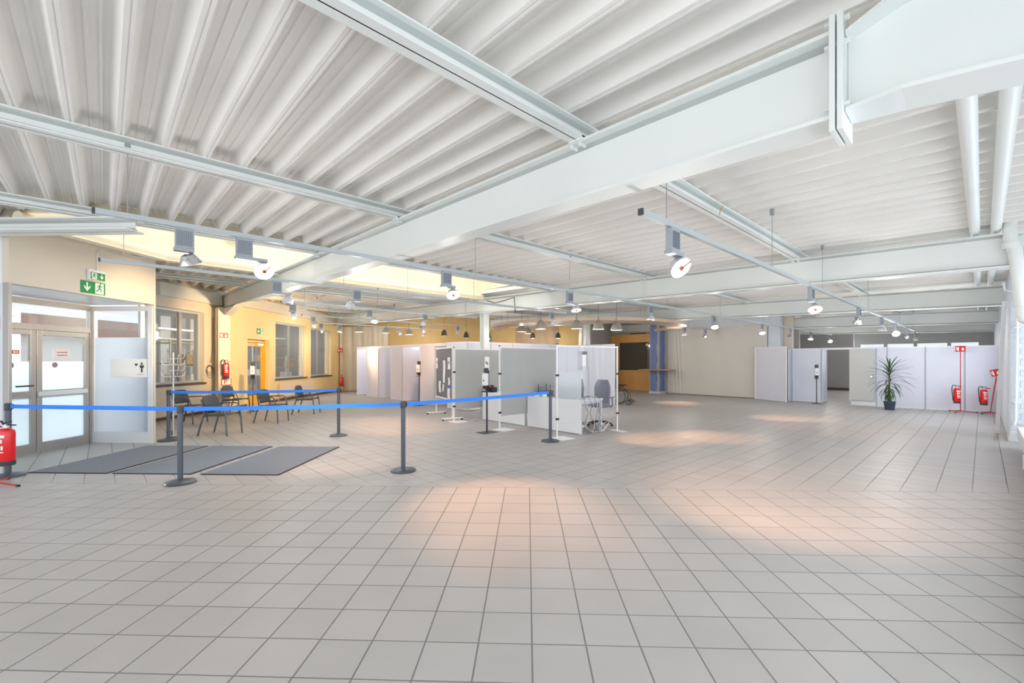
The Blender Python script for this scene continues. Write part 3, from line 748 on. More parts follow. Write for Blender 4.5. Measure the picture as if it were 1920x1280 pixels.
pnl(bo, (XB, 19.4), (XB + 1.9, 19.4), HP); pnl(bo, (XB, 16.2), (XB, 15.3), HP); pnl(bo, (XB, 15.3), (XB + 1.9, 15.3), HP)
pnl(bo, (XB, 14.0), (XB, 13.0), HP); pnl(bo, (XB, 13.0), (XB + 1.9, 13.0), HP)
pnl(bo, (XB + 1.9, 19.4), (XB + 1.9, 13.0), HP, posts=False)
for a, b_ in ((19.4, 18.4), (17.3, 16.2), (15.3, 14.0), (13.0, 12.0)):
    MB().bar((XB, a, HP - .05), (XB, b_, HP - .05), .035, .1).build('header_rail', M['white'], bo)
en = thing('booth_enclosure', 'white partition enclosure behind the reception desks', 'partition')
pnl(en, (8.3, 12.0), (8.3, 10.95), HP)
for q in range(5): pnl(en, (8.3 + q * .96, 10.95), (8.3 + (q + 1) * .96, 10.95), HP)
for a, b_ in ((10.95, 9.9), (9.9, 8.8)): pnl(en, (13.1, a), (13.1, b_), HP - .02)
pr = thing('partition_wall', 'long white partition wall with an open doorway at the far right', 'partition')
XP = 19.4; HR = 2.03
yy = lambda px: on_x(px, XP)
pnl(pr, (XP - .0, yy(1416)), (18.75, 5.02), 2.1)
pnl(pr, (XP + .1, 5.15), (XP + .1, yy(1484)), HR); pnl(pr, (XP + .1, yy(1484)), (XP + .1, yy(1539)), HR)
pnl(pr, (XP + .1, yy(1539)), (XP + .85, yy(1539)), HR)
ya = yy(1597)
MB().bar((XP + .1, yy(1539), HR - .03), (XP, ya, HR - .03), .035, .07).build('header_rail', M['white'], pr)
yb = yy(1643); pnl(pr, (XP, ya), (XP, yb), HR, z0=.12)
MB().bar((XP, ya, .06), (XP, yb, .06), .03, .1).build('panel_rail', M['white'], pr)
dl = MB().bar((XP - .05, ya + .06, 1.07), (XP - .05, yb + .06, 1.07), .03, 1.78).build('door_leaf', M['panel_grey'], pr)
MB().tube([(XP - .06, yb + .12, 1.02), (XP - .12, yb + .12, 1.02)], .03, 10).build('door_knob', M['chrome'], dl, True)
seq = [1643, 1664, 1735, 1809, 1875]
for a, b_ in zip(seq[:-1], seq[1:]): pnl(pr, (XP, yy(a)), (XP, max(yy(b_), -.34)), HR)

# ------------------------------------------------------------------ mats
for k, (ua, ub) in enumerate(((-7.03, -5.87), (-5.79, -4.66), (-4.53, -3.42))):
    nm = ['left', 'middle', 'right'][k]
    t = thing('door_mat', 'grey ribbed entrance mat, %s one of the three by the glass doors' % nm, 'mat', (*uv((ua + ub) / 2, 6.89), 0), U45, 'entrance mats')
    w2 = (ub - ua) / 2
    B(-w2, w2, -.98, .98, .001, .008).build('rubber_edge', M['matedge'], t)
    B(-w2 + .02, w2 - .02, -.96, .96, .008, .014).build('mat_pile', M['mat'], t)

# ------------------------------------------------------------------ barrier posts and belts
def post(px, py, label, dx=0):
    x, y = fl(px, py)
    t = thing('barrier_post', label, 'barrier post', (x, y, 0), 0, 'belt barrier posts')
    MB().lathe([(.175, 0), (.178, .012), (.165, .026), (.07, .048), (.04, .055)], 36).build('post_base', M['post'], t, True)
    MB().lathe([(.031, .05), (.031, .93)], 20).build('pole', M['post'], t, True)
    MB().lathe([(.036, .90), (.037, .905), (.037, .99), (.033, 1.0)], 20).build('belt_head', M['dark'], t, True)
    B(.03, .052, -.022, .022, .915, .985).build('belt_clip', M['black'], t, bevel=.003)
    return (x, y)
P1 = post(15, 893, 'grey belt post at the far left behind the red extinguisher')
P2 = post(338, 905, 'grey belt post standing just in front of the mats')
P3 = post(756, 882.5, 'grey belt post standing alone right of the mats')
P4 = post(635, 816.5, 'grey belt post at the right end of the rear belt beside the chairs')
P5 = post(1032, 827, 'grey belt post in front of the reception desk')
P6 = post(316, 826, 'grey belt post beside the chrome coat stand')
def belt(a, b_, label, sag):
    A, Bp = Vector((*a, .955)), Vector((*b_, .955)); d = (Bp - A).normalized(); A = A + d * .04; Bp = Bp - d * .04
    mb = MB(); n = 24; sd = Vector((-d.y, d.x, 0)) * .002; vs = []
    for i in range(n + 1):
        t = i / n; c = A.lerp(Bp, t) - Vector((0, 0, sag * 4 * t * (1 - t)))
        vs += [c + sd + Vector((0, 0, .027)), c - sd + Vector((0, 0, .027)), c - sd - Vector((0, 0, .027)), c + sd - Vector((0, 0, .027))]
    fs = [(i * 4 + k, i * 4 + (k + 1) % 4, i * 4 + 4 + (k + 1) % 4, i * 4 + 4 + k) for i in range(n) for k in range(4)] + [(0, 1, 2, 3), (4 * n + 3, 4 * n + 2, 4 * n + 1, 4 * n)]
    mb.add(vs, fs); tag(mb.build('barrier_belt', M['belt'], None), label, 'belt', 'blue barrier belts')
belt(P1, P2, 'blue belt stretched from the far left post across the glass doors', .0)
belt(P2, P3, 'blue belt between the two front posts near the mats', .01)
belt(P3, P5, 'blue belt running back to the post at the reception desk', .01)
belt(P6, P4, 'blue belt behind, passing in front of the waiting chairs', .015)

# ------------------------------------------------------------------ waiting chairs
def make_chair(x, y, label, rz=U45):
    t = thing('armchair', label, 'chair', (x, y, 0), rz, 'anthracite waiting chairs')
    def seatf(a, b_):
        return (-.21 + a * .44, -.22 + b_ * .44, .445 - .018 * sin(pi * b_) * (1 - a * .4) + .012 * (a > .95))
    MB().grid(8, 8, seatf).build('seat', M['chair'], t, True, solid=.02)
    def backf(a, b_):
        yv = -.225 + a * .45; c = (2 * a - 1) ** 2
        zt = .50 + b_ * (.335 - .05 * c ** 3)
        return (-.235 - .075 * b_ + .045 * c, yv, zt)
    MB().grid(12, 8, backf).build('backrest', M['chair'], t, True, solid=.018)
    for s_ in (-1, 1):
        MB().tube([(-.36, s_ * .24, 0), (-.30, s_ * .235, .22), (-.225, s_ * .232, .45), (-.24, s_ * .23, .55), (-.29, s_ * .222, .76)], .0165, 8).build('leg', M['chairleg'], t, True)
        MB().tube([(.27, s_ * .245, 0), (.235, s_ * .238, .43)], .0165, 8).build('leg', M['chairleg'], t, True)
        MB().tube([(-.25, s_ * .235, .62), (-.2, s_ * .25, .645), (.12, s_ * .26, .655), (.17, s_ * .258, .63), (.235, s_ * .24, .44)], .014, 8).build('armrest', M['chairleg'], t, True)
        MB().tube([(.235, s_ * .235, .43), (-.22, s_ * .235, .425)], .014, 8).build('seat_rail', M['chairleg'], t, True)
    MB().tube([(-.225, -.235, .405), (-.225, .235, .405)], .011, 8).build('crossbar', M['chairleg'], t, True)
make_chair(1.86, 11.08, 'dark grey armchair nearest the mats, in front of the others')
make_chair(1.60, 13.65, 'dark grey armchair directly behind the coat stand below the left window')
make_chair(2.85, 14.95, 'dark grey armchair below the extinguisher on the column')
make_chair(*fl(512, 791), 'dark grey armchair in the middle, right of the orange door')
make_chair(*fl(577, 775), 'dark grey armchair farthest right, in front of the radiator', U45 + .12)

# ------------------------------------------------------------------ coat stand
cx_, cy_ = fl(325, 821)
cs = thing('coat_stand', 'chrome coat stand with curved double hooks by the left window', 'coat stand', (cx_, cy_, 0), U45)
MB().lathe([(.12, 0), (.125, .01), (.12, .02), (.03, .035)], 24).build('stand_base', M['dark'], cs, True)
MB().tube([(0, 0, .02), (0, 0, 1.74)], .016, 12).build('pole', M['alu_light'], cs, True)
B(-.1, -.02, -.04, .04, .06, .16).build('umbrella_tray', M['galv'], cs, bevel=.006)
for z, a0_ in ((1.62, 0), (1.5, 45), (1.38, 0), (1.26, 45)):
    for q in range(4):
        a = radians(a0_ + q * 90 + 15); r = .2
        pts = [(0.01 * cos(a), .01 * sin(a), z), (.07 * cos(a), .07 * sin(a), z - .01), (.14 * cos(a), .14 * sin(a), z - .012), (.19 * cos(a), .19 * sin(a), z + .02), (.205 * cos(a), .205 * sin(a), z + .085)]
        MB().tube(pts, .008, 6).build('hook', M['alu_light'], cs, True)

# ------------------------------------------------------------------ extinguishers
def ext_parts(t, z, ang, lab='full'):
    rot = Matrix.Translation((0, 0, z)) @ Matrix.Rotation(ang, 4, 'Z')
    MB().lathe([(.078, .0), (.083, .01), (.083, .06)], 24, rot).build('base_ring', M['dark'], t, True)
    MB().lathe([(.08, .06), (.081, .065), (.081, .40), (.074, .435), (.045, .458), (.026, .465)], 28, rot).build('cylinder_body', M['red'], t, True)
    MB().lathe([(.028, .462), (.03, .47), (.026, .50), (.018, .515)], 14, rot).build('valve', M['alu_light'], t, True)
    mb = MB(); mb.bar(rot @ Vector((-.03, 0, .515)), rot @ Vector((.11, 0, .50)), .025, .012); mb.bar(rot @ Vector((-.03, 0, .53)), rot @ Vector((.06, 0, .545)), .022, .01); mb.build('handle', M['black'], t)
    hz = [(-.02, 0, .50), (-.06, 0, .55), (-.10, 0, .545), (-.125, 0, .47), (-.12, 0, .35), (-.105, 0, .22), (-.10, 0, .15)]
    MB().tube([rot @ Vector(p) for p in hz], .011, 8).build('hose', M['black'], t, True)
    MB().tube([rot @ Vector((-.10, 0, .19)), rot @ Vector((-.10, 0, .08))], .016, 8, True, .012).build('nozzle', M['dark'], t, True)
    # label: curved white strips with pictogram blocks
    def strip(a0, a1, za, zb, name, m, r=.0822):
        n = 8; mb = MB(); vs = []
        for i in range(n + 1):
            a = a0 + (a1 - a0) * i / n; vs += [rot @ Vector((r * cos(a), r * sin(a), za)), rot @ Vector((r * cos(a), r * sin(a), zb))]
        mb.add(vs, [(2 * i, 2 * i + 2, 2 * i + 3, 2 * i + 1) for i in range(n)]); mb.build(name, m, t)
    c0 = -pi / 2
    strip(c0 - .6, c0 + .6, .35, .385, 'label_strip', M['label'])
    for q, (a, b_, za, zb) in enumerate(((-.45, -.1, .27, .33), (0, .35, .285, .33), (-.4, -.2, .2, .25), (-.1, .1, .19, .25), (.2, .45, .2, .25))): strip(c0 + a, c0 + b_, za, zb, 'label_mark', M['label'])
    strip(c0 - .5, c0 + .5, .165, .178, 'label_strip', M['label'])
def fire_sign(t, m, w_=.15, h_=.15):
    """red plate with white extinguisher and flame symbols, in the local xz plane facing -y; m = matrix"""
    MB().box(-w_, w_, 0, .004, -h_ / 2, h_ / 2, m).build('sign_plate', M['signred'], t)
    mb = MB(); mb.box(-w_ * .62, -w_ * .3, -.003, -.001, -h_ * .34, h_ * .2, m); mb.box(-w_ * .54, -w_ * .38, -.003, -.001, h_ * .2, h_ * .34, m); mb.box(-w_ * .82, -w_ * .72, -.003, -.001, -h_ * .2, h_ * .3, m)
    m2 = m @ Matrix.Translation((w_ * .45, -.001, 0)) @ Matrix.Rotation(pi / 2, 4, 'X')
    mb.prism([(-.03 * w_ / .15, -.05), (.03 * w_ / .15, -.05), (.04 * w_ / .15, -.01), (.02 * w_ / .15, .02), (.0, .05), (-.012, .01), (-.035 * w_ / .15, 0)], 0, .002, m2)
    mb.build('sign_symbol', M['signwhite'], t)
def stand_feet(t, rz=0):
    for a in (15, 135, 255):
        a = radians(a) + rz; e = Vector((.36 * cos(a), .36 * sin(a), .018))
        f = MB().tube([(0, 0, .06), e], .011, 8).build('stand_foot', M['redpaint'], t, True)
        MB().tube([e * .93 + Vector((0, 0, .002)), e * 1.03], .015, 8).build('rubber_cap', M['black'], f, True)
# E1 front left
ex, ey = fl(5, 912)
t = thing('fire_extinguisher', 'large red fire extinguisher cut off by the left picture edge', 'extinguisher', (ex + .033, ey - .033, 0), 0, 'fire extinguishers')
ext_parts(t, .27, radians(-40))
x0_, y0_ = ex + .033, ey - .033
t = thing('extinguisher_stand', 'red tripod stand carrying the extinguisher at the left picture edge', 'stand', (x0_ - .13, y0_ + .13, 0), 0, 'extinguisher stands')
stand_feet(t, radians(-62)); MB().tube([(0, 0, .03), (0, 0, 2.0)], .011, 8).build('stand_pole', M['redpaint'], t, True)
MB().bar((0, 0, .75), (.08, -.08, .75), .02, .02).build('hook_bracket', M['redpaint'], t)
fire_sign(t, Matrix.Translation((0, 0, 2.05)) @ Matrix.Rotation(radians(-45), 4, 'Z'), .1, .16)
# E2 on the column
t = thing('fire_extinguisher', 'red fire extinguisher hanging on the beige column above an F label', 'extinguisher', (2.68, 15.40, 0), 0, 'fire extinguishers')
ext_parts(t, 1.05, radians(-8))
t = thing('fire_sign', 'red fire extinguisher sign high on the beige column', 'sign', (2.64, 15.495, 2.33)); fire_sign(t, Matrix.Identity(4), .11, .15)
t = thing('fire_class_label', 'white label with red border and letter F below the column extinguisher', 'label', (2.70, 15.485, .93))
B(-.13, .13, 0, .006, -.1, .1).build('label_plate', M['signred'], t); B(-.11, .11, -.003, 0, -.08, .08).build('label_face', M['signwhite'], t)
mb = MB(); mb.box(-.06, -.035, -.006, -.003, -.055, .055); mb.box(-.035, .06, -.006, -.003, .035, .055); mb.box(-.035, .03, -.006, -.003, -.008, .012); mb.build('letter', M['signred'], t)
# E3, E4 on stands by the partition
ex, ey = fl(1799, 773)
t = thing('fire_extinguisher', 'red fire extinguisher on the straight signed stand before the right partition', 'extinguisher', (ex - .08, ey + .05, 0), 0, 'fire extinguishers'); ext_parts(t, .28, radians(-60))
t = thing('extinguisher_stand', 'upright red pole stand with square fire sign before the right partition', 'stand', (ex + .03, ey - .02, 0), 0, 'extinguisher stands')
stand_feet(t, .5); MB().tube([(0, 0, .03), (0, 0, 1.9)], .011, 8).build('stand_pole', M['redpaint'], t, True); MB().bar((0, 0, .78), (-.1, .07, .78), .02, .02).build('hook_bracket', M['redpaint'], t)
fire_sign(t, Matrix.Translation((-.02, 0, 1.93)) @ Matrix.Rotation(radians(-90), 4, 'Z'), .11, .18)
ex, ey = fl(1852, 775.5)
t = thing('fire_extinguisher', 'red fire extinguisher nearest the right wall beside the leaning sign pole', 'extinguisher', (ex - .1, ey + .08, 0), 0, 'fire extinguishers'); ext_parts(t, .26, radians(-60))
t = thing('extinguisher_stand', 'red stand whose pole leans against the right wall', 'stand', (ex, ey - .05, 0), 0, 'extinguisher stands')
stand_feet(t, .3); MB().tube([(0, 0, .03), (-.2, -.12, 1.15)], .010, 8).build('stand_pole', M['redpaint'], t, True); MB().tube([(.1, 0, .03), (-.18, -.12, 1.05)], .009, 8).build('stand_brace', M['redpaint'], t, True)
MB().bar((0, 0, .74), (-.1, .1, .76), .02, .02).build('hook_bracket', M['redpaint'], t)
fire_sign(t, Matrix.Translation((-.20, -.10, 1.22)) @ Matrix.Rotation(radians(-105), 4, 'Z') @ Matrix.Rotation(radians(-15), 4, 'Y'), .1, .2)
# E5 rear corner
ex, ey = uv(UL + .42, 21.45)
t = thing('fire_extinguisher', 'small red fire extinguisher in the rear left corner by the drape', 'extinguisher', (ex, ey, 0), 0, 'fire extinguishers'); ext_parts(t, .30, radians(-90))
t = thing('extinguisher_stand', 'thin red sign pole stand in the rear left corner', 'stand', (ex - .05, ey + .12, 0), 0, 'extinguisher stands')
stand_feet(t); MB().tube([(0, 0, .03), (0, 0, 2.0)], .011, 8).build('stand_pole', M['redpaint'], t, True); MB().bar((0, 0, .76), (.05, -.1, .76), .02, .02).build('hook_bracket', M['redpaint'], t)
fire_sign(t, Matrix.Translation((0, 0, 2.08)) @ Matrix.Rotation(radians(-45), 4, 'Z'), .13, .2)
# cable coil left of the column
cc = thing('cable_coil', 'coiled black cable hanging on the wall left of the beige column', 'cable', (*uv(UL + .03, 12.9), 0), U45)
mb = MB(); random.seed(3)
for q in range(3):
    r = .12 + q * .03; mb.tube([(.0 + .012 * q, r * .85 * cos(2 * pi * k / 20), 1.32 - q * .04 + r * sin(2 * pi * k / 20)) for k in range(21)], .006, 5)
mb.tube([(.01, .02, 1.5), (.015, .12, 1.9), (.01, .13, 2.3), (.015, .14, 2.9)], .006, 5); mb.build('cable_loop', M['dark'], cc, True)

# ------------------------------------------------------------------ escape signs
def man(mb, m, s):
    """running figure made of limbs"""
    def L(a, b_, w_): mb.bar(m @ Vector((a[0] * s, -.004, a[1] * s)), m @ Vector((b_[0] * s, -.004, b_[1] * s)), .002, w_ * s, m.to_3x3() @ Vector((b_[1] - a[1], 0, -(b_[0] - a[0]))))
    L((.02, .32), (-.03, .02), .14); L((-.03, .04), (.16, -.1), .09); L((.16, -.1), (.1, -.3), .08); L((-.03, .02), (-.14, -.18), .09); L((-.14, -.18), (-.33, -.24), .08)
    L((.02, .28), (.17, .16), .06); L((.17, .16), (.28, .22), .055); L((0, .28), (-.16, .22), .06); L((-.16, .22), (-.2, .06), .055)
    mb.tube([m @ Vector((.07 * s, -.003, .41 * s)), m @ Vector((.07 * s, -.0055, .41 * s))], .065 * s, 10)
def arrow(mb, m, s, ang):
    m2 = m @ Matrix.Rotation(ang, 4, 'Y') @ Matrix.Translation((0, -.003, 0)) @ Matrix.Rotation(pi / 2, 4, 'X')
    pts = [(-.06, .38), (.06, .38), (.06, -.06), (.26, .14), (.26, -.02), (0, -.34), (-.26, -.02), (-.26, .14), (-.06, -.06)]
    mb.prism([(x * s, y * s) for x, y in pts], 0, .002, m2)
def exit_sign(t, s, order, ang, frame=False, mirror=False):
    """order 'am' arrow then man"""
    if frame: B(-s * 1.15, s * 1.15, .0, .05, -s * .6, s * .85).build('housing', M['white'], t, bevel=.006)
    for k, ch in enumerate(order):
        cxk = (-.52 + k * 1.04) * s; m = Matrix.Translation((cxk, 0, 0))
        MB().box(-.5 * s, .5 * s, -.002, .001, -.5 * s, .5 * s, m).build('sign_plate', M['green'], t)
        mb = MB()
        if ch == 'a': arrow(mb, m, s, ang); mb.build('arrow', M['signwhite'], t)
        else:
            MB().box(-.36 * s, .36 * s, -.003, -.002, -.44 * s, .44 * s, m).build('door_symbol', M['signwhite'], t)
            man(mb, m, s * .95); mb.build('running_figure', M['green'], t)
t = thing('escape_sign', 'green escape sign with arrow left and running figure on the entrance fascia, lower', 'sign', (*uv(UF + .006, 6.97), 2.775), pi / 4); exit_sign(t, .2, 'am', 0)
t = thing('escape_light', 'small lit escape light box above the entrance escape sign', 'sign', (*uv(UF + .055, 7.0), 2.965), pi / 4); exit_sign(t, .12, 'ma', 0, True)
# thin conduit feeding it
t = thing('cable_conduit', 'thin white cable conduit running on the entrance fascia to the escape light', 'conduit', (0, 0, 0), U45)
MB().tube([(UF + .012, 7.03, 3.08), (UF + .012, 7.03, 3.38), (UF + .012, 7.08, 3.41), (UF + .012, 8.1, 3.40)], .01, 6).build('conduit_run', M['white_steel'], t)
t = thing('escape_sign', 'green escape sign with arrow pointing left above the orange door', 'sign', (*uv(UL + .006, 15.45), 2.62), pi / 4); exit_sign(t, .2, 'am', pi / 2)
t = thing('escape_sign', 'green escape sign on the back wall below the dark pendant left of the steel column', 'sign', (*uv(-2.05, VB - .02), zz(635, *uv(-2.05, VB))), U45); exit_sign(t, .24, 'ma', -pi / 2)
t = thing('escape_sign', 'small green escape sign on the back wall beside the round silver column', 'sign', (*uv(2.9, VB - .03), zz(640, *uv(2.9, VB))), U45); exit_sign(t, .12, 'ma', -pi / 2)

# ------------------------------------------------------------------ sanitiser stands
def sanit(x, y, rz, label, sign=False, h=1.45, face=1):
    t = thing('sanitiser_stand', label, 'dispenser stand', (x, y, 0), rz, 'hand sanitiser stands')
    B(-.15, .15, -.2, .2, 0, .006).build('floor_plate', M['dark'], t)
    B(-.014, .014, -.014, .014, .006, h - .42).build('pole', M['dark'], t)
    bb = B(-.055, .055, .0, .018, h - .44, h + .06).build('back_board', M['black'], t, bevel=.008)
    B(-.058, .058, -.10, .0, h - .33, h - .06).build('dispenser_body', M['white'], t, bevel=.015)
    MB().tube([(0, -.101, h - .22), (0, -.104, h - .22)], .018, 12).build('drop_symbol', M['black'], t)
    B(-.045, .045, -.09, 0, h - .40, h - .335).build('dispenser_nozzle', M['black'], t, bevel=.01)
    B(-.06, .06, -.12, .0, h - .47, h - .455).build('drip_tray', M['black'], t)
    B(-.055, .055, -.05, .0, h - .06, h + .055).build('dispenser_lid', M['dark'], t, bevel=.02)
    if sign:
        B(-.07, .07, .0, .003, h + .0, h + .30).build('notice_sheet', M['paper'], t)
        B(-.035, -.01, -.002, 0, h + .14, h + .2).build('pictogram', M['ink'], t); B(.01, .035, -.002, 0, h + .12, h + .18).build('pictogram', M['ink'], t)
sanit(*fl(474, 771), radians(-20), 'black and white hand sanitiser stand in front of the orange door', h=1.47)
sanit(*fl(786, 760), radians(-75), 'hand sanitiser stand seen side-on at the booth partition', h=1.49)
sanit(*fl(913, 810.5), radians(-85), 'hand sanitiser stand with paper notice in front of the grey screens', True, h=1.36)
sanit(*fl(1531, 756.5), radians(-68), 'hand sanitiser stand left of the open partition doorway', h=1.36)

# ------------------------------------------------------------------ reception desks
for k, (ya_, yb_, lab) in enumerate(((7.49, 9.08, 'white reception desk on the left, behind the sanitiser stand'), (5.80, 7.39, 'white reception desk on the right with the clear panel on its end'))):
    t = thing('reception_desk', lab, 'desk', (7.4, ya_, 0), 0, 'white reception desks'); L = yb_ - ya_
    B(0, .8, 0, L, .70, .73).build('desk_top', M['white'], t, bevel=.003)
    B(-.012, .006, 0, L, .02, .715).build('front_panel', M['white'], t)
    for (lx, ly) in ((.04, .04), (.76, .04), (.04, L - .04), (.76, L - .04)): B(lx - .025, lx + .025, ly - .025, ly + .025, 0, .70).build('leg', M['alu_light'], t)
    B(.06, .74, .02, .06, .64, .70).build('frame_rail', M['alu_light'], t); B(.06, .74, L - .06, L - .02, .64, .70).build('frame_rail', M['alu_light'], t)
t = thing('desk_screen', 'milky white privacy board standing on the right desk end', 'screen', (7.43, 5.82, .73))
B(0, .012, 0, .74, 0, .585).build('board_sheet', M['milky'], t); B(-.01, .03, .05, .12, 0, .02).build('board_foot', M['white'], t); B(-.01, .03, .6, .67, 0, .02).build('board_foot', M['white'], t)
# free-standing screens
def screen(x0_, y0_, x1_, y1_, label, kind):
    L = hypot(x1_ - x0_, y1_ - y0_); a = atan2(y1_ - y0_, x1_ - x0_)
    t = thing('room_divider', label, 'screen', (x0_, y0_, 0), a, 'free-standing screens')
    HS = 1.9
    for xx in (0, L):
        B(xx - .013, xx + .013, -.013, .013, .006, HS).build('pole', M['white'], t)
        B(xx - .05, xx + .32 if xx == 0 else xx + .12, -.2, .2, 0, .006).build('floor_plate', M['white'], t)
        for zc in (1.28, .40): B(xx - .02, xx + .035, -.025, .02, zc - .02, zc + .02).build('clamp', M['black'], t)
        B(xx - .016, xx + .016, -.016, .016, HS, HS + .02).build('pole_cap', M['black'], t)
    B(.0, L, -.012, .012, HS - .04, HS - .015).build('top_rail', M['white'], t)
    def cf(u_, v_):
        k0 = x0_ * 7 + y0_ * 3
        f = .007 * sin(u_ * 9 + 1.2 * v_ + k0) + .004 * sin(u_ * 23 - 2 * v_ + k0) * (1 - .6 * v_) + .002 * sin(u_ * 51 + 3 * v_)
        if kind == 'foil': f = .35 * f + .010 * max(0, u_ - .9) * sin(v_ * 40) * (1 - v_)
        return (.03 + u_ * (L - .05), -.014 + f * .9, .32 + v_ * (HS - .36))
    MB().grid(70, 10, cf).build('foil_sheet' if kind == 'foil' else 'cloth_panel', M['foil'] if kind == 'foil' else M['cloth'], t, True)
    return t
screen(6.57, 9.23, 8.55, 9.2, 'grey cloth screen beside the pinboard, left of the two grey ones', 'cloth')
screen(6.55, 7.44, 8.5, 7.44, 'grey cloth screen between the two desks, right of the two grey ones', 'cloth')
t3 = screen(6.68, 5.84, 8.42, 5.58, 'transparent foil screen on white poles at the right desk end', 'foil')
t = thing('sign_holder', 'small framed notice with photo strip hanging on the transparent screen', 'notice', (7.28, 5.67, 1.5), radians(-8.5))
B(0, .12, -.004, 0, -.13, .26).build('holder_sheet', M['foil'], t); B(0, .13, -.008, -.004, .2, .27).build('photo_strip', M['pin'], t); B(.01, .12, -.008, -.004, -.12, -.03).build('photo_strip', M['panel_grey'], t); B(.12, .128, -.008, -.004, -.12, .2).build('holder_edge', M['dark'], t)
# pinboard
a = Vector((*fl(818, 776), 0)); b_ = Vector((*fl(848.5, 788), 0)); L = (b_ - a).length; ang = atan2(b_.y - a.y, b_.x - a.x)
t = thing('pinboard', 'grey rolling pinboard covered with leaflets and slips', 'pinboard', a, ang)
for xx in (0, L):
    B(xx - .018, xx + .018, -.015, .015, .05, 1.95).build('pole', M['white'], t)
    B(xx - .022, xx + .022, -.28, .28, .045, .075).build('foot_bar', M['white'], t)
    for s_ in (-.26, .26): MB().tube([(xx - .015, s_, .024), (xx + .015, s_, .024)], .024, 12).build('caster', M['black'], t, True)
B(.03, L - .03, -.008, .008, .55, 1.9).build('felt_board', M['pin'], t)
B(0, L, -.016, .016, 1.9, 1.94).build('board_rail', M['white'], t); B(0, L, -.016, .016, .51, .55).build('board_rail', M['white'], t)
board = t
Mb = Matrix.Translation(a) @ Matrix.Rotation(ang, 4, 'Z')
leaf_spec = [(.12, 1.5, .17, .30, 'leaflet with a dark pictogram at the left top of the pinboard'), (.83, 1.27, .2, .62, 'long printed leaflet in the middle of the pinboard'), (1.27, 1.5, .22, .32, 'leaflet with two black figures at the right top of the pinboard'),
             (.42, .83, .2, .32, 'white folded leaflet low on the pinboard, left'), (.74, .82, .13, .2, 'crumpled pale slip low in the middle of the pinboard'), (1.27, 1.02, .16, .2, 'white card with brown loop at the right of the pinboard'), (1.25, .66, .22, .34, 'large white paper hanging at the lower right of the pinboard'), (1.25, .9, .16, .07, 'light blue slip near the lower right of the pinboard')]
for k, (lx, lz, lw, lh, lab) in enumerate(leaf_spec):
    p = Mb @ Vector((lx, -.011, lz)); o = thing('leaflet', lab, 'leaflet', p, ang, 'leaflets on the pinboard')
    def lf_(u_, v_): return (-lw / 2 + u_ * lw, -.012 * sin(v_ * 3 + k) ** 2, -lh / 2 + v_ * lh)
    MB().grid(2, 4, lf_).build('paper_sheet', M['paper'] if k != 7 else M['belt'], o, solid=.001)
    if k in (0, 2): B(-.02, .02, -.018, -.015, 0, .06).build('pictogram', M['ink'], o)
    if k == 2: B(.04, .06, -.018, -.015, -.05, .02).build('pictogram', M['ink'], o)
# things on the desks
def small(name, lab, cat, x, y, z, rz=0): return thing(name, lab, cat, (x, y, z), rz)
dx, dy = 7.62, on_x(923, 7.62)
t = small('storage_basket', 'dark basket filled with jars on the left desk end', 'basket', dx, dy, .73)
mb = MB(); mb.box(-.09, .09, -.09, .09, 0, .01)
for s_ in (-1, 1): mb.box(-.09, .09, s_ * .09 - .004, s_ * .09 + .004, 0, .13); mb.box(s_ * .09 - .004, s_ * .09 + .004, -.09, .09, 0, .13)
mb.build('basket_body', M['black'], t)
for q in range(3):
    o = small('jar', ['brown jar nearest the pole in the desk basket', 'brown jar in the middle of the desk basket', 'red lidded jar at the back of the desk basket'][q], 'jar', dx - .02, dy - .055 + q * .055, .741)
    MB().lathe([(.022, 0), (.024, .01), (.024, .13), (.016, .15)], 12).build('jar_body', M['rust'], o, True); MB().lathe([(.018, .15), (.018, .18)], 12).build('lid', M['redpaint'] if q == 2 else M['black'], o, True)
o = small('squeeze_bottle', 'cream squeeze bottle standing left of the desk basket', 'bottle', 7.55, on_x(917, 7.55) + .07, .73)
MB().lathe([(.028, 0), (.03, .01), (.03, .10), (.01, .13), (.008, .2)], 12).build('bottle_body', M['lantern'], o, True); MB().box(-.005, .03, -.005, .005, .195, .21).build('spout', M['lantern'], o)
dx = 7.85; dy = on_x(1028, dx)
o = small('letter_tray', 'grey wire letter tray on the right desk beside the milky board', 'tray', dx, dy, .73)
for q in range(3): B(-.15, .15, -.2, .2, .02 + q * .09, .026 + q * .09).build('tray_shelf', M['galv'], o)
for s_ in (-1, 1):
    for e in (-1, 1): B(s_ * .14 - .006, s_ * .14 + .006, e * .19 - .006, e * .19 + .006, 0, .27).build('tray_post', M['dark'], o)
for q, (px_, lab) in enumerate(((1008, 'white glove box tilted left on the right desk'), (1020, 'white paper box tilted right on the right desk'))):
    yv = on_x(px_, 7.6); o = small('card_box', lab, 'box', 7.6, yv, .73, .4 - q * .9)
    B(-.05, .05, -.07, .07, 0, .09).build('box_body', M['paper'], o, bevel=.003); B(-.03, .03, -.04, .04, .09, .094).build('box_opening', M['belt'] if q == 0 else M['signred'], o)
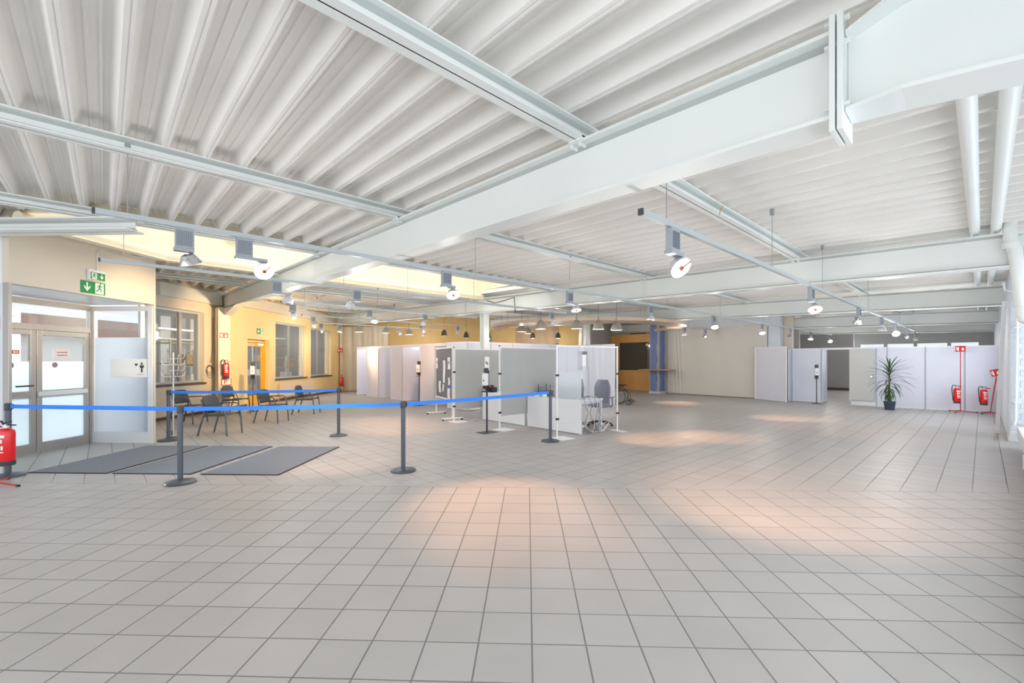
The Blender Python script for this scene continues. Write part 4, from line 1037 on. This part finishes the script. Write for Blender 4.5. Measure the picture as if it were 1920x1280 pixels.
# computer and cables at the right desk
o = small('monitor', 'black monitor seen from the edge behind the milky board', 'monitor', 7.95, 6.2, .73, radians(37))
B(-.25, .25, -.02, .02, .1, .42).build('screen_housing', M['black'], o, bevel=.006); B(-.03, .03, -.02, .04, .0, .15).build('monitor_neck', M['black'], o); B(-.12, .12, -.08, .08, 0, .012).build('monitor_base', M['black'], o)
o = thing('cable_tangle', 'tangle of white and grey cables hanging off the right desk end', 'cable', (0, 0, 0)); random.seed(11)
for q in range(7):
    x_ = 7.5 + q * .09; pts = [(x_ + .1, 6.0, .76), (x_ + .02, 5.82, .78), (x_, 5.77, .7)]
    pts += [(x_ + random.uniform(-.1, .1), 5.74 + random.uniform(-.02, .03), .6 - e * .14) for e in range(4)] + [(x_ + random.uniform(-.1, .2), 5.76, .02), (x_ + .25, 5.8, .012)]
    MB().tube(pts, .005, 5).build('cable', M['white'] if q % 2 else M['dark'], o, True)
for q in range(3):
    c = (8.12 + .05 * q, 5.78 - .02 * q); r = .09 + .02 * q
    MB().tube([(c[0] + r * cos(k * pi / 8), c[1] + .3 * r * sin(k * pi / 8), .012 + .09 * (1 + sin(k * pi / 8 + q))) for k in range(17)], .005, 5).build('cable', M['white'], o, True)
o = small('power_strip', 'white power strip fixed inside the right desk end near the floor', 'power strip', 7.5, 5.84, .14)
B(-.05, .12, 0, .05, 0, .045).build('strip_body', M['white'], o, bevel=.004); B(.05, .08, -.004, 0, .015, .03).build('switch', M['signred'], o)
# office chairs
def office(x, y, rz, lab):
    t = thing('office_chair', lab, 'chair', (x, y, 0), rz, 'blue-grey office chairs')
    for k in range(5):
        a = k * 2 * pi / 5 + .3; e = Vector((.29 * cos(a), .29 * sin(a), .075))
        l = MB().tube([(0, 0, .11), e], .024, 8, True, .015).build('base_leg', M['black'], t, True)
        MB().tube([e + Vector((-.02, -.012, -.045)), e + Vector((.02, .012, -.045))], .028, 10).build('caster', M['black'], l, True)
    MB().tube([(0, 0, .1), (0, 0, .42)], .025, 10).build('gas_column', M['dark'], t, True)
    def sf(a, b_): 
        r = 1 - .25 * ((2 * a - 1) ** 4 + (2 * b_ - 1) ** 4) * .5
        return ((-.24 + a * .48) * r, (-.25 + b_ * .5) * r, .50 - .02 * sin(pi * a) * sin(pi * b_))
    MB().grid(10, 10, sf).build('seat', M['mesh_fabric'], t, True, solid=.08)
    def bf(a, b_):
        hw = .20 * (1 - .45 * max(0, (b_ - .55) / .45) ** 2.2) * (1 - .12 * (1 - b_))
        return (-.23 - .06 * b_ + .06 * (2 * a - 1) ** 2, (2 * a - 1) * hw, .50 + b_ * .60)
    MB().grid(12, 12, bf).build('backrest', M['mesh_fabric'], t, True, solid=.05)
    for s_ in (-1, 1):
        MB().tube([(-.05, s_ * .24, .45), (-.04, s_ * .30, .5), (0, s_ * .30, .68)], .016, 8).build('arm_support', M['black'], t, True)
        B(-.12, .14, s_ * .30 - .03, s_ * .30 + .03, .68, .705).build('armrest', M['black'], t, bevel=.01)
office(8.80, 6.32, radians(200), 'blue-grey office chair fully visible at the right desk end')
office(8.42, 6.88, radians(178), 'blue-grey office chair mostly hidden behind the milky board')

# ------------------------------------------------------------------ wheelchair
wx, wy = fl(1160, 757)
t = thing('wheelchair', 'black wheelchair with amber reflectors parked behind the transparent screen', 'wheelchair', (wx, wy, 0), radians(-68))
for s_ in (-.27, .27):
    c = Vector((0, s_, .30)); 
    ring = [(c.x + .285 * cos(k * pi / 12), s_, c.z + .285 * sin(k * pi / 12)) for k in range(25)]
    wl = MB().tube(ring, .014, 6, False).build('wheel', M['dark'], t, True)
    MB().tube([(c.x + .255 * cos(k * pi / 12), s_ + (.04 if s_ > 0 else -.04), c.z + .255 * sin(k * pi / 12)) for k in range(25)], .008, 6, False).build('push_rim', M['galv'], wl, True)
    mb = MB()
    for k in range(12): mb.tube([tuple(c), (c.x + .27 * cos(k * pi / 6), s_, c.z + .27 * sin(k * pi / 6))], .002, 4)
    mb.build('spokes', M['galv'], wl)
    for k in (2, 7): MB().box(c.x + .19 * cos(k) - .025, c.x + .19 * cos(k) + .025, s_ - .008, s_ + .008, c.z + .19 * sin(k) - .02, c.z + .19 * sin(k) + .02).build('reflector', M['amber'], wl)
    MB().tube([(.42, s_ * .9, .08), (.46, s_ * .9, .08)], .001, 4).build('axle', M['dark'], t)
    MB().tube([(.40 + .08 * cos(k * pi / 6), s_ * .9, .09 + .08 * sin(k * pi / 6)) for k in range(13)], .012, 5, False).build('front_caster', M['black'], t, True)
    MB().tube([(.40, s_ * .9, .09), (.38, s_ * .9, .25), (.36, s_ * .9, .5), (-.05, s_ * .9, .5)], .012, 8).build('side_frame', M['dark'], t, True)
    MB().tube([(-.12, s_ * .85, .28), (-.14, s_ * .85, .7), (-.16, s_ * .85, .92), (-.27, s_ * .85, .94)], .013, 8).build('push_handle', M['black'], t, True)
    MB().box(-.08, .24, s_ * .95 - .02, s_ * .95 + .02, .66, .69).build('armrest', M['black'], t)
MB().grid(4, 4, lambda a, b_: (-.12 + a * .42, -.22 + b_ * .44, .5 - .03 * sin(pi * b_))).build('seat', M['black'], t, True, solid=.01)
MB().grid(4, 4, lambda a, b_: (-.14 - .02 * a + -.02 * sin(pi * b_), -.22 + b_ * .44, .52 + a * .38)).build('backrest', M['black'], t, True, solid=.01)
MB().bar((.5, -.2, .12), (.5, .2, .12), .14, .01).build('footrest', M['black'], t)

# ------------------------------------------------------------------ potted yucca
px_, py_ = fl(1668, 768)
t = thing('potted_yucca', 'tall potted yucca before the white partition wall', 'plant', (px_, py_, 0), 0)
MB().lathe([(.115, 0), (.12, .01), (.15, .23), (.16, .24), (.16, .27), (.145, .27), (.14, .235)], 24, cap=True).build('plant_pot', M['pot'], t, True)
MB().lathe([(.001, .235), (.14, .236)], 18, cap=False).build('soil', M['soil'], t)
MB().tube([(0, 0, .2), (.01, 0, .6), (-.01, .01, 1.0), (0, 0, 1.35)], .022, 8, True, .016).build('stem', M['stem'], t, True)
MB().tube([(.03, .03, .2), (.05, .04, .5), (.04, .03, .8)], .016, 8, True, .012).build('stem', M['stem'], t, True)
random.seed(21)
def yleaf(base, az, el, L, droop, wd):
    mb = MB(); n = 6; vs = []; p = Vector(base); e = el
    for i in range(n + 1):
        t_ = i / n; w_ = wd * (sin(pi * min(1, .12 + t_ * .88)) ** .7 if i < n else .02) + .001
        sd = Vector((-sin(az), cos(az), 0)); d = Vector((cos(az) * cos(e), sin(az) * cos(e), sin(e))); up = sd.cross(d)
        vs += [p - sd * w_, p + up * -.006, p + sd * w_]
        p = p + d * (L / n); e -= droop / n
    fs = [(i * 3 + k, i * 3 + k + 1, i * 3 + 4 + k, i * 3 + 3 + k) for i in range(n) for k in range(2)]
    mb.add(vs, fs); return mb
for k in range(64):
    q = k / 63; z = .5 + .85 * q; az = k * 2.4 + random.uniform(-.2, .2)
    el = -.5 + 1.7 * q + random.uniform(-.15, .15); L = (.42 + .22 * sin(pi * q) + random.uniform(-.05, .08)) * (1.0 if q > .3 else .75)
    yleaf((.01 * cos(az), .01 * sin(az), z), az, min(el, 1.35), L, 1.9 - 1.35 * q, .018).build('leaf', M['leaf'], t)

# ------------------------------------------------------------------ radiator under the rear window
t = thing('wall_radiator', 'flat beige panel radiator below the rear left windows', 'radiator', (0, 0, 0), U45)
B(UL + .05, UL + .11, 16.6, 19.2, .14, .70).build('radiator_panel', M['radiator'], t, bevel=.008)
mb = MB()
for q in range(52): mb.box(UL + .11, UL + .114, 16.63 + q * .05, 16.655 + q * .05, .17, .67)
mb.build('radiator_fins', M['radiator'], t)
MB().tube([(UL + .08, 16.56, .6), (UL + .08, 16.5, .6), (UL + .08, 16.5, .0)], .01, 6).build('valve_pipe', M['radiator'], t)
# calico drape at the rear left
dr = thing('calico_drape', 'beige calico drape gathered in folds over the rear wall corner', 'drape', (0, 0, 0), U45)
def cdf(a, b_):
    u_ = UL + .06 + a * 2.5; z = .03 + b_ * 3.25; w_ = math.exp(-a * 2.2)
    return (u_, VB - .09 + w_ * .06 * sin((a * 34) - (1 - b_) * 7 * a) + .01 * sin(a * 60), z)
MB().grid(120, 20, cdf).build('drape_cloth', M['drape'], dr, True)
dr = thing('calico_drape', 'brown-grey translucent drape hung over the ochre back wall near the round column', 'drape', (0, 0, 0), U45)
def cdf2(a, b_): return (-.55 + a * 2.1, VB - .07 + .03 * sin(a * 26 + b_ * 2), 2.0 + b_ * 1.6)
MB().grid(60, 8, cdf2).build('drape_cloth', mat('brown_drape', (160, 138, 112), .9), dr, True)

# ------------------------------------------------------------------ lighting tracks and spotlights
def spot(name, p, target, power, size=55, blend=.9, col=(1, .54, .30), rad=.08):
    if target[2] > 1.9: col = (1, .68, .36)
    d = bpy.data.lights.new(name, 'SPOT'); d.energy = power * 1.7; d.spot_size = radians(size); d.spot_blend = blend; d.color = col; d.shadow_soft_size = rad
    o = bpy.data.objects.new(name, d); COL.objects.link(o); o.location = p
    v = Vector(target) - Vector(p); o.rotation_euler = v.to_track_quat('-Z', 'Y').to_euler(); return o
def flood(p, power, col=(1, .95, .90)):
    d = bpy.data.lights.new('lamp_glow_light', 'POINT'); d.energy = power; d.color = col; d.shadow_soft_size = .06
    o = bpy.data.objects.new('lamp_glow_light', d); COL.objects.link(o); o.location = p
def track(Y, z, xa, xb, label, wires):
    t = thing('lighting_track', label, 'lighting track', (xa, Y, z), 0, 'suspended lighting tracks')
    B(.02, xb - xa - .02, -.018, .018, 0, .045).build('track_rail', M['track'], t)
    B(0, .02, -.019, .019, -.001, .046).build('end_cap', M['dark'], t); B(xb - xa - .02, xb - xa, -.019, .019, -.001, .046).build('end_cap', M['dark'], t)
    for x_ in wires:
        if xa < x_ < xb:
            MB().tube([(x_ - xa, 0, .045), (x_ - xa, 0, roofz(Y) - z - .02)], .004, 5).build('suspension_wire', M['galv'], t)
            B(x_ - xa - .02, x_ - xa + .02, -.02, .02, roofz(Y) - z - .07, roofz(Y) - z + .0).build('wire_bracket', M['galv'], t)
ordn = ['first', 'second', 'third', 'fourth', 'fifth', 'sixth', 'seventh', 'eighth', 'ninth', 'tenth']
def lamp(track_nm, k, Y, z, pxb, off, aim, lit, target=None, power=60, size=60, r=.088):
    X = on_y(pxb, Y)
    st = 'lit' if lit else 'unlit'
    t = thing('track_spotlight', '%s grey spotlight, %s from the left on the %s' % (st, ordn[k], track_nm), 'spotlight', (X, Y, z), 0, 'track spotlights')
    B(-.07, .07, -.028, .028, -.19, 0).build('ballast_box', M['ballast'], t, bevel=.003)
    g = MB()
    for q in range(9): g.box(-.06 + q * .0135, -.054 + q * .0135, -.031, -.028, -.165, -.03)
    g.build('cooling_fins', M['ballast_dark'], t)
    o_ = 1 if off >= 0 else -1
    ba = B(min(-.08 * o_, off + .03 * o_), max(-.08 * o_, off + .03 * o_), -.035, .035, -.215, -.185).build('lamp_arm', M['ballast'], t, bevel=.003)
    a = Vector(aim).normalized(); c = Vector((off, -.01, -.21)) + Vector((0, 0, -.085)) + a * .02
    q = a.to_track_quat('Z', 'Y').to_matrix().to_4x4(); m = Matrix.Translation(c) @ q
    rf = MB().lathe([(.02, -.085), (.05, -.075), (r * .8, -.04), (r, 0), (r * 1.02, .004)], 28, m, cap=False); rf.build('reflector', M['chrome'] if not lit else M['alu_light'], t, True, solid=.003)
    MB().lathe([(.001, -.004), (r * .96, -.004)], 28, m, cap=False).build('lamp_glass', M['lit'] if lit else M['glass'], t)
    MB().tube([m @ Vector((0, 0, -.004)), m @ Vector((0, 0, .016))], .019, 10).build('lamp_cap', M['cap'], t, True)
    MB().tube([m @ Vector((0, 0, .01)), m @ Vector((r * .5, r * .85, .018))], .0055, 6).build('cap_rod', M['cap'], t)
    if not lit: MB().tube([m @ Vector((0, 0, -.07)), m @ Vector((0, 0, -.02))], .02, 8).build('lamp_bulb', M['lit_dim'], t, True)
    if lit: flood((X, Y + .0, z - .55), 28 if X > 13.5 else (20 if Y > 10 else 13))
    if lit and target is not None:
        wp = Vector((X, Y, z)) + c + a * .05
        tg = target if len(target) == 3 else (*fl(*target), 0)
        spot('spot_beam', wp, tg, power, size)
track(4.95, 2.785, -.07, 25.7, 'longest silver lighting track, starting at the upper left and crossing the hall', [.15, 3.9, 6.0, 9.5, 12.5, 16, 19.5, 23])
T1 = 'long track from the upper left'
lamp(T1, 0, 4.95, 2.785, 346, .04, (.35, .3, -.85), False)
lamp(T1, 1, 4.95, 2.785, 458, .17, (.0, -.75, -.62), True, (650, 850), 150, 46)
lamp(T1, 2, 4.95, 2.785, 837, .10, (-.15, -.5, -.8), True, (950, 945), 150, 56)
lamp(T1, 3, 4.95, 2.785, 1068, .17, (-.1, -.25, -.95), True, (1235, 822), 200, 36)
lamp(T1, 4, 4.95, 2.785, 1219, .02, (-.1, .1, -1), True, (1340, 818), 110, 42)
lamp(T1, 5, 4.95, 2.785, 1338, .05, (-.5, -.3, -.8), True, (1475, 783), 200, 36)
lamp(T1, 6, 4.95, 2.785, 1428, .05, (-.4, -.2, -.8), True, (1570, 800), 80, 40)
lamp(T1, 7, 4.95, 2.785, 1481, -.05, (.2, 0, -1), False)
lamp(T1, 8, 4.95, 2.785, 1520, -.05, (-.4, 0, -1), True)
lamp(T1, 9, 4.95, 2.785, 1556, .0, (-.8, -.4, -.7), True)
track(1.70, 2.645, 2.86, 22.9, 'silver track on the right with a dark end cap below the main beam', [3.25, 5.8, 8.2, 12.2, 17.5, 21.5])
T2 = 'right-hand track below the main beam'
lamp(T2, 0, 1.70, 2.645, 1262, .09, (-.2, -.62, -.55), True, (1470, 925), 190, 70)
lamp(T2, 1, 1.70, 2.645, 1521, .17, (-.45, -.2, -.8), True, (1670, 803), 170, 34)
lamp(T2, 2, 1.70, 2.645, 1610, -.2, (.5, .3, -.8), False)
lamp(T2, 3, 1.70, 2.645, 1653, .06, (.1, .2, -1), True)
lamp(T2, 4, 1.70, 2.645, 1679, .0, (-.8, -.2, -.5), True)
lamp(T2, 5, 1.70, 2.645, 1700, -.1, (.3, .6, -.6), False)
lamp(T2, 6, 1.70, 2.645, 1716, .0, (.1, .2, -1), True)
track(7.93, 2.885, -.05, 9.5, 'silver track starting above the entrance sign, second from the left', [.2, 3.2, 4.5, 6.2, 9.0])
T3 = 'track starting above the entrance sign'
lamp(T3, 0, 7.93, 2.885, 519, .18, (-.45, .4, -.75), True, (*uv(-8.3, 8.0), 2.2), 260, 44)
lamp(T3, 1, 7.93, 2.885, 669, -.13, (.1, .3, -.95), True, (760, 800), 150, 50)
lamp(T3, 2, 7.93, 2.885, 1034, .08, (.2, .3, -.9), True, (870, 745), 50, 60)
track(7.95, 2.885, 16.8, 24.0, 'short distant silver lighting track right of the blue column', [17, 20, 23])
lamp('short track beyond the blue column', 0, 7.95, 2.885, 1283, 0, (0, 0, -1), True, (1270, 755), 150, 40)
lamp('short track beyond the blue column', 1, 7.95, 2.885, 1322, 0, (.4, .3, -.8), False)
track(11.3, 2.945, 3.06, 9.0, 'silver track in front of the yellow wall, nearest of the three there', [3.6, 5.5, 8.6])
T4 = 'front track by the yellow wall'
lamp(T4, 0, 11.3, 2.945, 549, .02, (-.55, .7, -.2), True, (3.3, 16.3, 2.4), 620, 66)
lamp(T4, 1, 11.3, 2.945, 693, .14, (-.2, -.4, -.9), True, (720, 790), 80, 55)
lamp(T4, 2, 11.3, 2.945, 797, -.08, (.2, .2, -.9), True, (8.9, 15.4, 1.2), 150, 60)
track(15.1, 3.03, 4.71, 11.3, 'silver track in front of the rear windows, middle of three', [5.2, 8, 10.8])
T5 = 'middle track by the yellow wall'
lamp(T5, 0, 15.1, 3.03, 587, .03, (-.6, .6, -.3), True, (5.3, 18.7, 2.0), 60, 60)
lamp(T5, 1, 15.1, 3.03, 789, .14, (.3, .3, -.8), True)
lamp(T5, 2, 15.1, 3.03, 858, 0, (0, .2, -1), True)
track(18.4, 3.08, 6.3, 12.6, 'silver track nearest the rear wall, farthest of three', [6.8, 9.5, 12.2])
T6 = 'rear track by the yellow wall'
lamp(T6, 0, 18.4, 3.08, 602, .02, (-.6, .5, -.3), True, (6.5, 20.6, 1.8), 50, 60)
lamp(T6, 1, 18.4, 3.08, 637, 0, (-.2, -.1, -1), True, (9.0, 17.4, 1.3), 190, 50)
lamp(T6, 2, 18.4, 3.08, 747, .1, (.3, 0, -1), True)
lamp(T6, 3, 18.4, 3.08, 793, .0, (0, 0, -1), True)

# ------------------------------------------------------------------ pendant lamps
def pendant(px, py, d, dia, dark, label):
    r_ = ray(px); x, y = r_[0] * d, r_[1] * d; z = H + (HOR - py) / F * d
    t = thing('pendant_lamp', label, 'lamp', (x, y, z), 0, 'bell-shaped pendant lamps')
    m_ = M['pendant_dark'] if dark else M['pendant']; R = dia / 2
    MB().lathe([(R, -.10), (R * .97, -.095), (R * .86, -.03), (R * .74, .05), (R * .52, .12), (R * .34, .15), (R * .16, .17)], 24, cap=False).build('shade', m_, t, True, solid=.004)
    MB().lathe([(R * .16, .165), (R * .16, .24), (.02, .27)], 12).build('lamp_neck', M['galv'], t, True)
    MB().lathe([(.001, -.06), (R * .75, -.06)], 20, cap=False).build('lamp_glass', M['lit_dim'], t)
    MB().tube([(0, 0, .26), (0, 0, max(.35, roofz(y) - z + .1))], .006, 5).build('cord', M['dark'], t)
    return x, y, z
pend = [(673, 618, 19.5, .38, 0, 'silver pendant lamp, leftmost of the row before the back wall'), (724, 620, 19.5, .36, 0, 'silver pendant lamp, second from left before the back wall'), (766.5, 623, 19.5, .36, 0, 'silver pendant lamp, third from left before the back wall'),
        (833, 625, 18.5, .28, 1, 'dark pendant lamp between the lighting tracks left of the steel column'), (874, 629, 18.5, .28, 1, 'dark pendant lamp hanging over the green back wall sign'), (915.5, 628, 19, .24, 1, 'dark pendant lamp partly behind the white steel column'),
        (978, 617, 17.6, .40, 0, 'silver pendant lamp at the left inner side of the curved canopy'), (990, 621, 19.5, .32, 0, 'silver pendant lamp just right and lower of the canopy left one'), (1014, 610.5, 13.3, .33, 0, 'silver pendant lamp below the canopy front left'),
        (1081, 610, 13.2, .34, 0, 'silver pendant lamp before the round silver column'), (1122, 611, 13.2, .36, 0, 'silver pendant lamp right of the round silver column'), (1156, 612.5, 13.2, .36, 0, 'silver pendant lamp farthest right before the orange bar'),
        (999, 630, 20.5, .26, 1, 'dark pendant lamp deep under the canopy, left'), (1046, 630, 20.5, .28, 1, 'dark pendant lamp deep under the canopy, right')]
for p in pend:
    x, y, z = pendant(*p); flood((x, y, z - .16), 18 if not p[4] else (48 if p[0] > 980 else 8), (1, .94, .86))
t = thing('ceiling_cable', 'thin white cable run along the purlin above the right-hand track', 'cable')
MB().tube([(3.0, 2.04, 3.40), (4.2, 2.04, 3.38), (5.2, 2.03, 3.36), (6.4, 2.04, 3.38), (8.3, 2.04, 3.40)], .008, 6).build('cable_run', M['white_steel'], t, True)
MB().tube([(5.2, 2.03, 3.35), (5.0, 1.98, 3.24), (4.95, 1.97, 3.18)], .006, 6).build('cable_end', M['wood'], t, True)
# loose black ceiling cables
t = thing('ceiling_cable', 'black cable sagging from the second beam past the steel column', 'cable')
pts = [(8.3, 10.0, 3.35), (8.35, 9.7, 3.25), (8.35, 9.3, 3.28), (8.38, 8.9, 3.34), (8.38, 8.86, 2.9)]
MB().tube(pts, .012, 6).build('cable_run', M['black'], t, True)
t = thing('floor_marking', 'short red tape mark on the floor left of the grey screen base', 'marking', (*fl(893, 789.5), .0), .3); B(-.12, .12, -.02, .02, .001, .003).build('tape_strip', M['signred'], t)
t = thing('floor_marking', 'pale pink tape mark on the floor before the right desk', 'marking', (*fl(987, 806.5), .0), -.3); B(-.14, .14, -.02, .02, .001, .003).build('tape_strip', mat('pink_tape', (232, 170, 168), .7), t)
